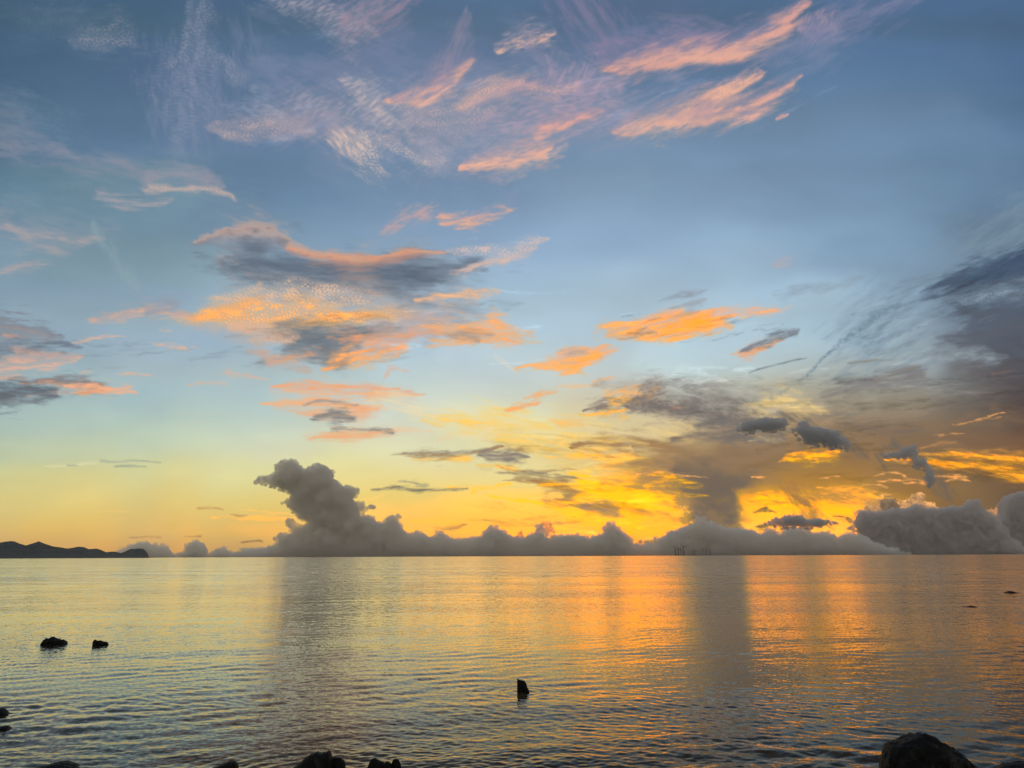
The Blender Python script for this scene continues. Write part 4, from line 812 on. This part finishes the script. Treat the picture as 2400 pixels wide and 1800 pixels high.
# ---------------------------------------------------------------- wind turbines
def tube(prof, seg=16):
    """lathe round z: (r, z) list"""
    V = []; F = []
    for r, z in prof:
        for k in range(seg):
            a = 2 * math.pi * k / seg; V.append((r * math.cos(a), r * math.sin(a), z))
    F = grid_faces(len(prof), seg, wrap=True)
    return np.array(V), F
def build_turbines():
    m, n, l = new_mat('turbine_paint'); b = n['Principled BSDF']; b.inputs['Roughness'].default_value = .5
    no = n.new('ShaderNodeTexNoise'); no.inputs['Scale'].default_value = .3
    cr = n.new('ShaderNodeValToRGB'); cr.color_ramp.elements[0].color = (.05, .045, .04, 1); cr.color_ramp.elements[1].color = (.075, .07, .06, 1)
    l.new(no.outputs[0], cr.inputs[0]); l.new(cr.outputs[0], b.inputs['Base Color'])
    m2, n2, _ = new_mat('transition_piece_paint'); n2['Principled BSDF'].inputs['Base Color'].default_value = (.03, .02, .01, 1)
    def make(ang, yaw):
        root = bpy.data.objects.new('wind_turbine', None); COL.objects.link(root); root.rotation_euler = (0, 0, yaw)
        v, f = tube([(4.2, -20), (4.2, 8), (5.6, 8.01), (5.6, 18), (4., 18.01), (4., 22)]); mesh_obj('foundation', v, f, m2, root)
        v, f = tube([(3.9, 22), (3.4, 60), (2.8, 98), (0, 98.2)]); mesh_obj('tower', v, f, m, root)
        V = []
        for x in (-6.5, -6, 0, 7.5, 8.5):
            s = {-6.5: .55, -6: 1, 0: 1.1, 7.5: .9, 8.5: .5}[x]
            for a in range(8):
                t = 2 * math.pi * (a + .5) / 8; V.append((3.0 * s * math.cos(t), x, 100.5 + 2.8 * s * math.sin(t)))
        V = V + [(0, -6.5, 100.5), (0, 8.5, 100.5)]
        F = grid_faces(5, 8, wrap=True).tolist()
        for a in range(8): F.append([40, a, (a + 1) % 8, 40]); F.append([41, 32 + (a + 1) % 8, 32 + a, 41])
        me = bpy.data.meshes.new('nacelle'); me.from_pydata(V, [], [list(dict.fromkeys(q)) for q in F]); me.materials.append(m)
        o = bpy.data.objects.new('nacelle', me); COL.objects.link(o); o.parent = root
        v, f = tube([(0, -2.6), (1.3, -2.2), (2.2, -1), (2.4, .8), (2.2, 1.8)]); hub = mesh_obj('hub', v, f, m, root, loc=(0, -8.3, 100.5)); hub.rotation_euler = (math.radians(-90), 0, 0)
        for a in ang:
            V = []
            for i in range(14):
                t = i / 13; r = 2 + 62 * t
                ch = (2.8 + 4.0 * math.sin(min(1, t * 4.5) * math.pi / 2)) * (1 - t) ** .75 * .9 + .35; th = ch * .22 * (1 - t * .4)
                tw = math.radians(16 * (1 - t))
                for (cx, cz) in ((-.35, 0), (0, .5), (.45, .25), (.65, 0), (.3, -.35), (-.1, -.45)):
                    x, y = cx * ch, cz * th * 1.3
                    V.append((x * math.cos(tw) - y * math.sin(tw), x * math.sin(tw) + y * math.cos(tw), r))
            bl = mesh_obj('blade', V, grid_faces(14, 6, wrap=True), m, root, loc=(0, -8.3, 100.5))
            bl.rotation_euler = (0, math.radians(a), 0)
        return root
    spots = [(1583.6, 17.4, 'second from the left in the left cluster, one blade pointing up left'), (1590.6, 16.0, 'between two closer ones in the left cluster'), (1595.8, 14.8, 'small and faint beside the tallest turbine, on its left'), (1602.9, 21.5, 'the tallest, nearest turbine'),
             (1624.8, 11.2, 'fainter of the close pair right of the tallest turbine'), (1629.2, 12.4, 'taller of the close pair right of the tallest turbine'), (1646, 13.2, 'left one of the last three, evenly spaced'), (1655, 12.2, 'middle one of the last three, evenly spaced'), (1665, 11.8, 'rightmost turbine of all')]
    labels = ['grey offshore wind turbine at the far left of the row, one blade raised up left', 'grey offshore wind turbine second from the left, close beside the leftmost one', 'grey offshore wind turbine just left of the tallest one',
              'tallest and nearest offshore wind turbine with a long blade raised to the upper left', 'faintest offshore wind turbine, left of the close pair right of the tallest', 'offshore wind turbine, right and taller of the close pair right of the tallest',
              'offshore wind turbine, left one of the last three evenly spaced', 'offshore wind turbine, middle one of the last three evenly spaced', 'rightmost offshore wind turbine of the row']
    proto = make((-40, 80, 200), math.radians(-28))
    for i, (px, hp, _) in enumerate(spots):
        d = ray(px, 1301); s = math.hypot(d.x, d.y); az = math.atan2(d.x, d.y)
        # distance that makes a 100 m hub stand hp chart pixels tall
        d2 = ray(px, 1301 - hp); dz = d2.z / math.hypot(d2.x, d2.y) - d.z / s
        D = 100.5 / dz
        if i == 0: r = proto
        else:
            r = proto.copy(); COL.objects.link(r)
            spin = [0, 25, 55, 0, 70, 15, 40, 95, 60][i]
            for ch in proto.children:
                c = ch.copy(); COL.objects.link(c); c.parent = r
                if ch.name.startswith('blade'): c.rotation_euler = (0, ch.rotation_euler.y + math.radians(spin), 0)
        r.location = (D * math.sin(az), D * math.cos(az), 0)
        tag(r, labels[i], 'wind turbine', 'offshore wind turbines on the horizon')
build_turbines()

# ---------------------------------------------------------------- rocks
def rock_mat():
    m, n, l = new_mat('wet_dark_rock'); b = n['Principled BSDF']
    tc = n.new('ShaderNodeTexCoord')
    no = n.new('ShaderNodeTexNoise'); no.inputs['Scale'].default_value = 2.2; no.inputs['Detail'].default_value = 8; no.inputs['Roughness'].default_value = .65; no.inputs['Distortion'].default_value = 1.2
    l.new(tc.outputs['Object'], no.inputs[0])
    cr = n.new('ShaderNodeValToRGB'); e = cr.color_ramp.elements; e[0].position = .35; e[0].color = (.003, .003, .003, 1); e[1].position = .52; e[1].color = (.004, .004, .004, 1)
    x = e.new(.60); x.color = (.028, .027, .023, 1); x = e.new(.68); x.color = (.006, .006, .0055, 1)
    l.new(no.outputs[0], cr.inputs[0]); l.new(cr.outputs[0], b.inputs['Base Color'])
    b.inputs['Roughness'].default_value = .55; b.inputs['Specular IOR Level'].default_value = .12
    n2 = n.new('ShaderNodeTexNoise'); n2.inputs['Scale'].default_value = 14; n2.inputs['Detail'].default_value = 8; l.new(tc.outputs['Object'], n2.inputs[0])
    bp = n.new('ShaderNodeBump'); bp.inputs['Strength'].default_value = .7; bp.inputs['Distance'].default_value = .04; l.new(n2.outputs[0], bp.inputs['Height']); l.new(bp.outputs[0], b.inputs['Normal'])
    return m
M_ROCK = rock_mat()
def rock(name, sil, base, label, seed, depth=.8, amp=.05, jag=1.0, group=None, fine=1., cat='rock'):
    """sil: outline points (chart px) left to right; base: chart y of the waterline. The outline gets its own depth."""
    xs = [p[0] for p in sil]; xc = .5 * (xs[0] + xs[-1])
    c = on_water(xc, base); Y = c.y
    pts = [at_depth(px, py, Y) for px, py in sil]
    X = np.array([p.x for p in pts]); Z = np.array([p.z for p in pts])
    w = X[-1] - X[0]; hmax = Z.max()
    nx, na = 150, 90
    u = np.linspace(0, 1, nx); ue = .5 - .5 * np.cos(math.pi * u)
    gx = X[0] + w * (.5 * u + .5 * ue)
    hh = np.maximum(np.interp(gx, X, Z), .005)
    s = np.sqrt(np.clip(1 - ((gx - X[0]) / w * 2 - 1) ** 2, 0, 1)) ** .8
    D = depth * w * .5 * (.12 + .88 * s)
    V = []
    off = seed * 17.3
    sink = .35 * hmax + .1
    for i in range(nx):
        for a in range(na):
            t = math.pi * (a / (na - 1) * 1.5 - .25)
            y = math.cos(t); zz = math.sin(t)
            yy = math.copysign(abs(y) ** .85, y) * D[i]; z = zz * hh[i] if zz > 0 else zz * sink * 1.4
            p = Vector((gx[i], yy * 1.2, z)) / max(w, hmax)
            q = p * 3 * fine + Vector((off, 0, 0))
            dsp = mnoise.fractal(q, .75, 2.1, 6) + .5 * jag * (mnoise.voronoi(q * 1.4)[0][1] - mnoise.voronoi(q * 1.4)[0][0] - .3)
            dv = Vector((.25 * mnoise.noise(q * 2), y, zz * .5)) * dsp * amp * max(w, hmax)
            V.append((gx[i] + dv.x - c.x, Y + D[i] * 0 + yy + dv.y - c.y, z + dv.z))
    o = mesh_obj(name, V, grid_faces(nx, na), M_ROCK, loc=(c.x, c.y, 0))
    return tag(o, label, cat, group)
rock('boulder', [(2072,1800),(2076,1774),(2082,1756),(2092,1743.6),(2112.7,1733),(2133,1727),(2150,1721),(2161.5,1720),(2178,1725),(2194,1733),(2214,1746.6),(2232.7,1748.7),(2239,1760),(2255,1768),(2275.5,1788),(2290,1806),(2300,1826)], 1840, 'big black boulder with pale veins at the lower right', 3, depth=.9, amp=.075, jag=2.2, fine=1.3)
rock('rock', [(2345,1800),(2356,1792),(2375,1787),(2400,1785),(2430,1788),(2450,1800)], 1812, 'low dark rock in the lower right corner', 4, amp=.05)
rock('boulder', [(672,1812),(690,1796),(712,1780),(728,1766),(742,1762),(752,1765),(766,1762),(768,1759),(772,1759.5),(775,1768),(778,1778),(782,1800),(784,1815)], 1826, 'sharp-peaked black boulder at the bottom edge', 5, depth=.8, amp=.035, jag=1.2)
rock('rock', [(772,1815),(776,1777),(786,1774.5),(797,1775.5),(807,1782),(810,1800),(811,1815)], 1822, 'blocky black rock touching the right side of the sharp-peaked boulder', 6, amp=.025)
rock('rock', [(485,1812),(494,1802),(508,1797),(524,1789),(538,1784),(548,1783.5),(554,1788),(557,1800),(558,1812)], 1816, 'low sloping black rock at the bottom edge, left of the peaked boulder', 7, amp=.03)
rock('rock', [(853,1815),(861,1797),(869,1780),(877,1776.6),(884,1779),(893,1784),(900,1786),(904,1800),(905,1815)], 1824, 'rounded black rock, left of the clump of three at the bottom edge', 8, amp=.03)
rock('rock', [(895,1815),(899,1790),(905,1785.5),(912,1785.5),(918,1790),(922,1815)], 1828, 'smallest black rock, middle of the clump of three at the bottom edge', 9, amp=.03)
rock('rock', [(912,1815),(917,1790),(921,1780),(927,1777.5),(934,1780),(939,1790),(944,1815)], 1824, 'knob-shaped black rock, right of the clump of three at the bottom edge', 10, amp=.03)
rock('rock', [(92,1802),(110,1792),(130,1788),(148,1789),(166,1793),(184,1802)], 1800, 'barely awash dark rock near the lower left corner', 11, amp=.05)
rock('rock', [(-40,1676),(-20,1662),(0,1659.5),(7,1662),(13,1668),(17,1674)], 1674, 'black rock cut by the left edge, upper of two', 12, amp=.04)
rock('rock', [(-30,1712),(-10,1704),(4,1704),(13,1701),(18,1705),(24,1709)], 1710, 'flat black rock cut by the left edge, lower of two', 13, amp=.04)
rock('rock', [(100,1508),(102,1504),(106,1499),(113,1496.5),(118,1496),(122,1493),(126,1494.5),(132,1497),(137,1498.5),(138.5,1502.5),(141,1500.5),(146,1498.5),(149,1500.5),(150,1505),(154,1510)], 1511, 'wide jagged black rock out in the water at left', 14, amp=.06, jag=2.6, fine=2.0)
rock('rock', [(219,1507),(221,1501),(223,1498.5),(225,1501.5),(230,1502),(234,1500.5),(238,1502.5),(240,1504.5),(246,1503.5),(250,1505.5),(252,1508)], 1512, 'smaller jagged black rock to the right of the wide one at left', 15, amp=.06, jag=2.6, fine=2.0)
rock('standing_stone', [(1212,1626),(1211,1612),(1209.5,1600),(1209.5,1593),(1212,1590.5),(1217,1593),(1223,1594),(1230,1596),(1234,1603),(1236,1611),(1239.5,1617),(1241,1626)], 1622, 'upright black standing stone alone in the middle of the water', 16, depth=.7, amp=.018)
rock('rock', [(2355,1389),(2362,1387),(2367,1384.8),(2371,1385.6),(2377,1388),(2391,1389.4)], 1389.6, 'low black rock far out at right, the farther and larger of two', 17, amp=.01)
rock('rock', [(2256,1422.3),(2262,1421.6),(2268,1422),(2272,1421.5),(2277,1419.2),(2281,1420.5),(2290,1422.3)], 1422.5, 'tiny black rock far out at right, the nearer of two', 18, amp=.01)

# ---------------------------------------------------------------- sea haze
def build_haze():
    x, y0, y1, z0, z1 = 20000., -2000., 22500., -24., 240.
    V = [(sx * x, y, z) for z in (z0, z1) for sx, y in ((-1, y0), (1, y0), (1, y1), (-1, y1))]
    F = [(0, 3, 2, 1), (4, 5, 6, 7), (0, 1, 5, 4), (1, 2, 6, 5), (2, 3, 7, 6), (3, 0, 4, 7)]
    m, n, l = new_mat('haze_air'); n.remove(n['Principled BSDF'])
    v = n.new('ShaderNodeVolumePrincipled'); v.inputs['Color'].default_value = (.95, .93, .90, 1); v.inputs['Density'].default_value = 6e-6; v.inputs['Anisotropy'].default_value = .6
    l.new(v.outputs[0], n['Material Output'].inputs['Volume'])
    o = mesh_obj('haze', V, F, m, smooth=False); tag(o, kind='stuff')
build_haze()
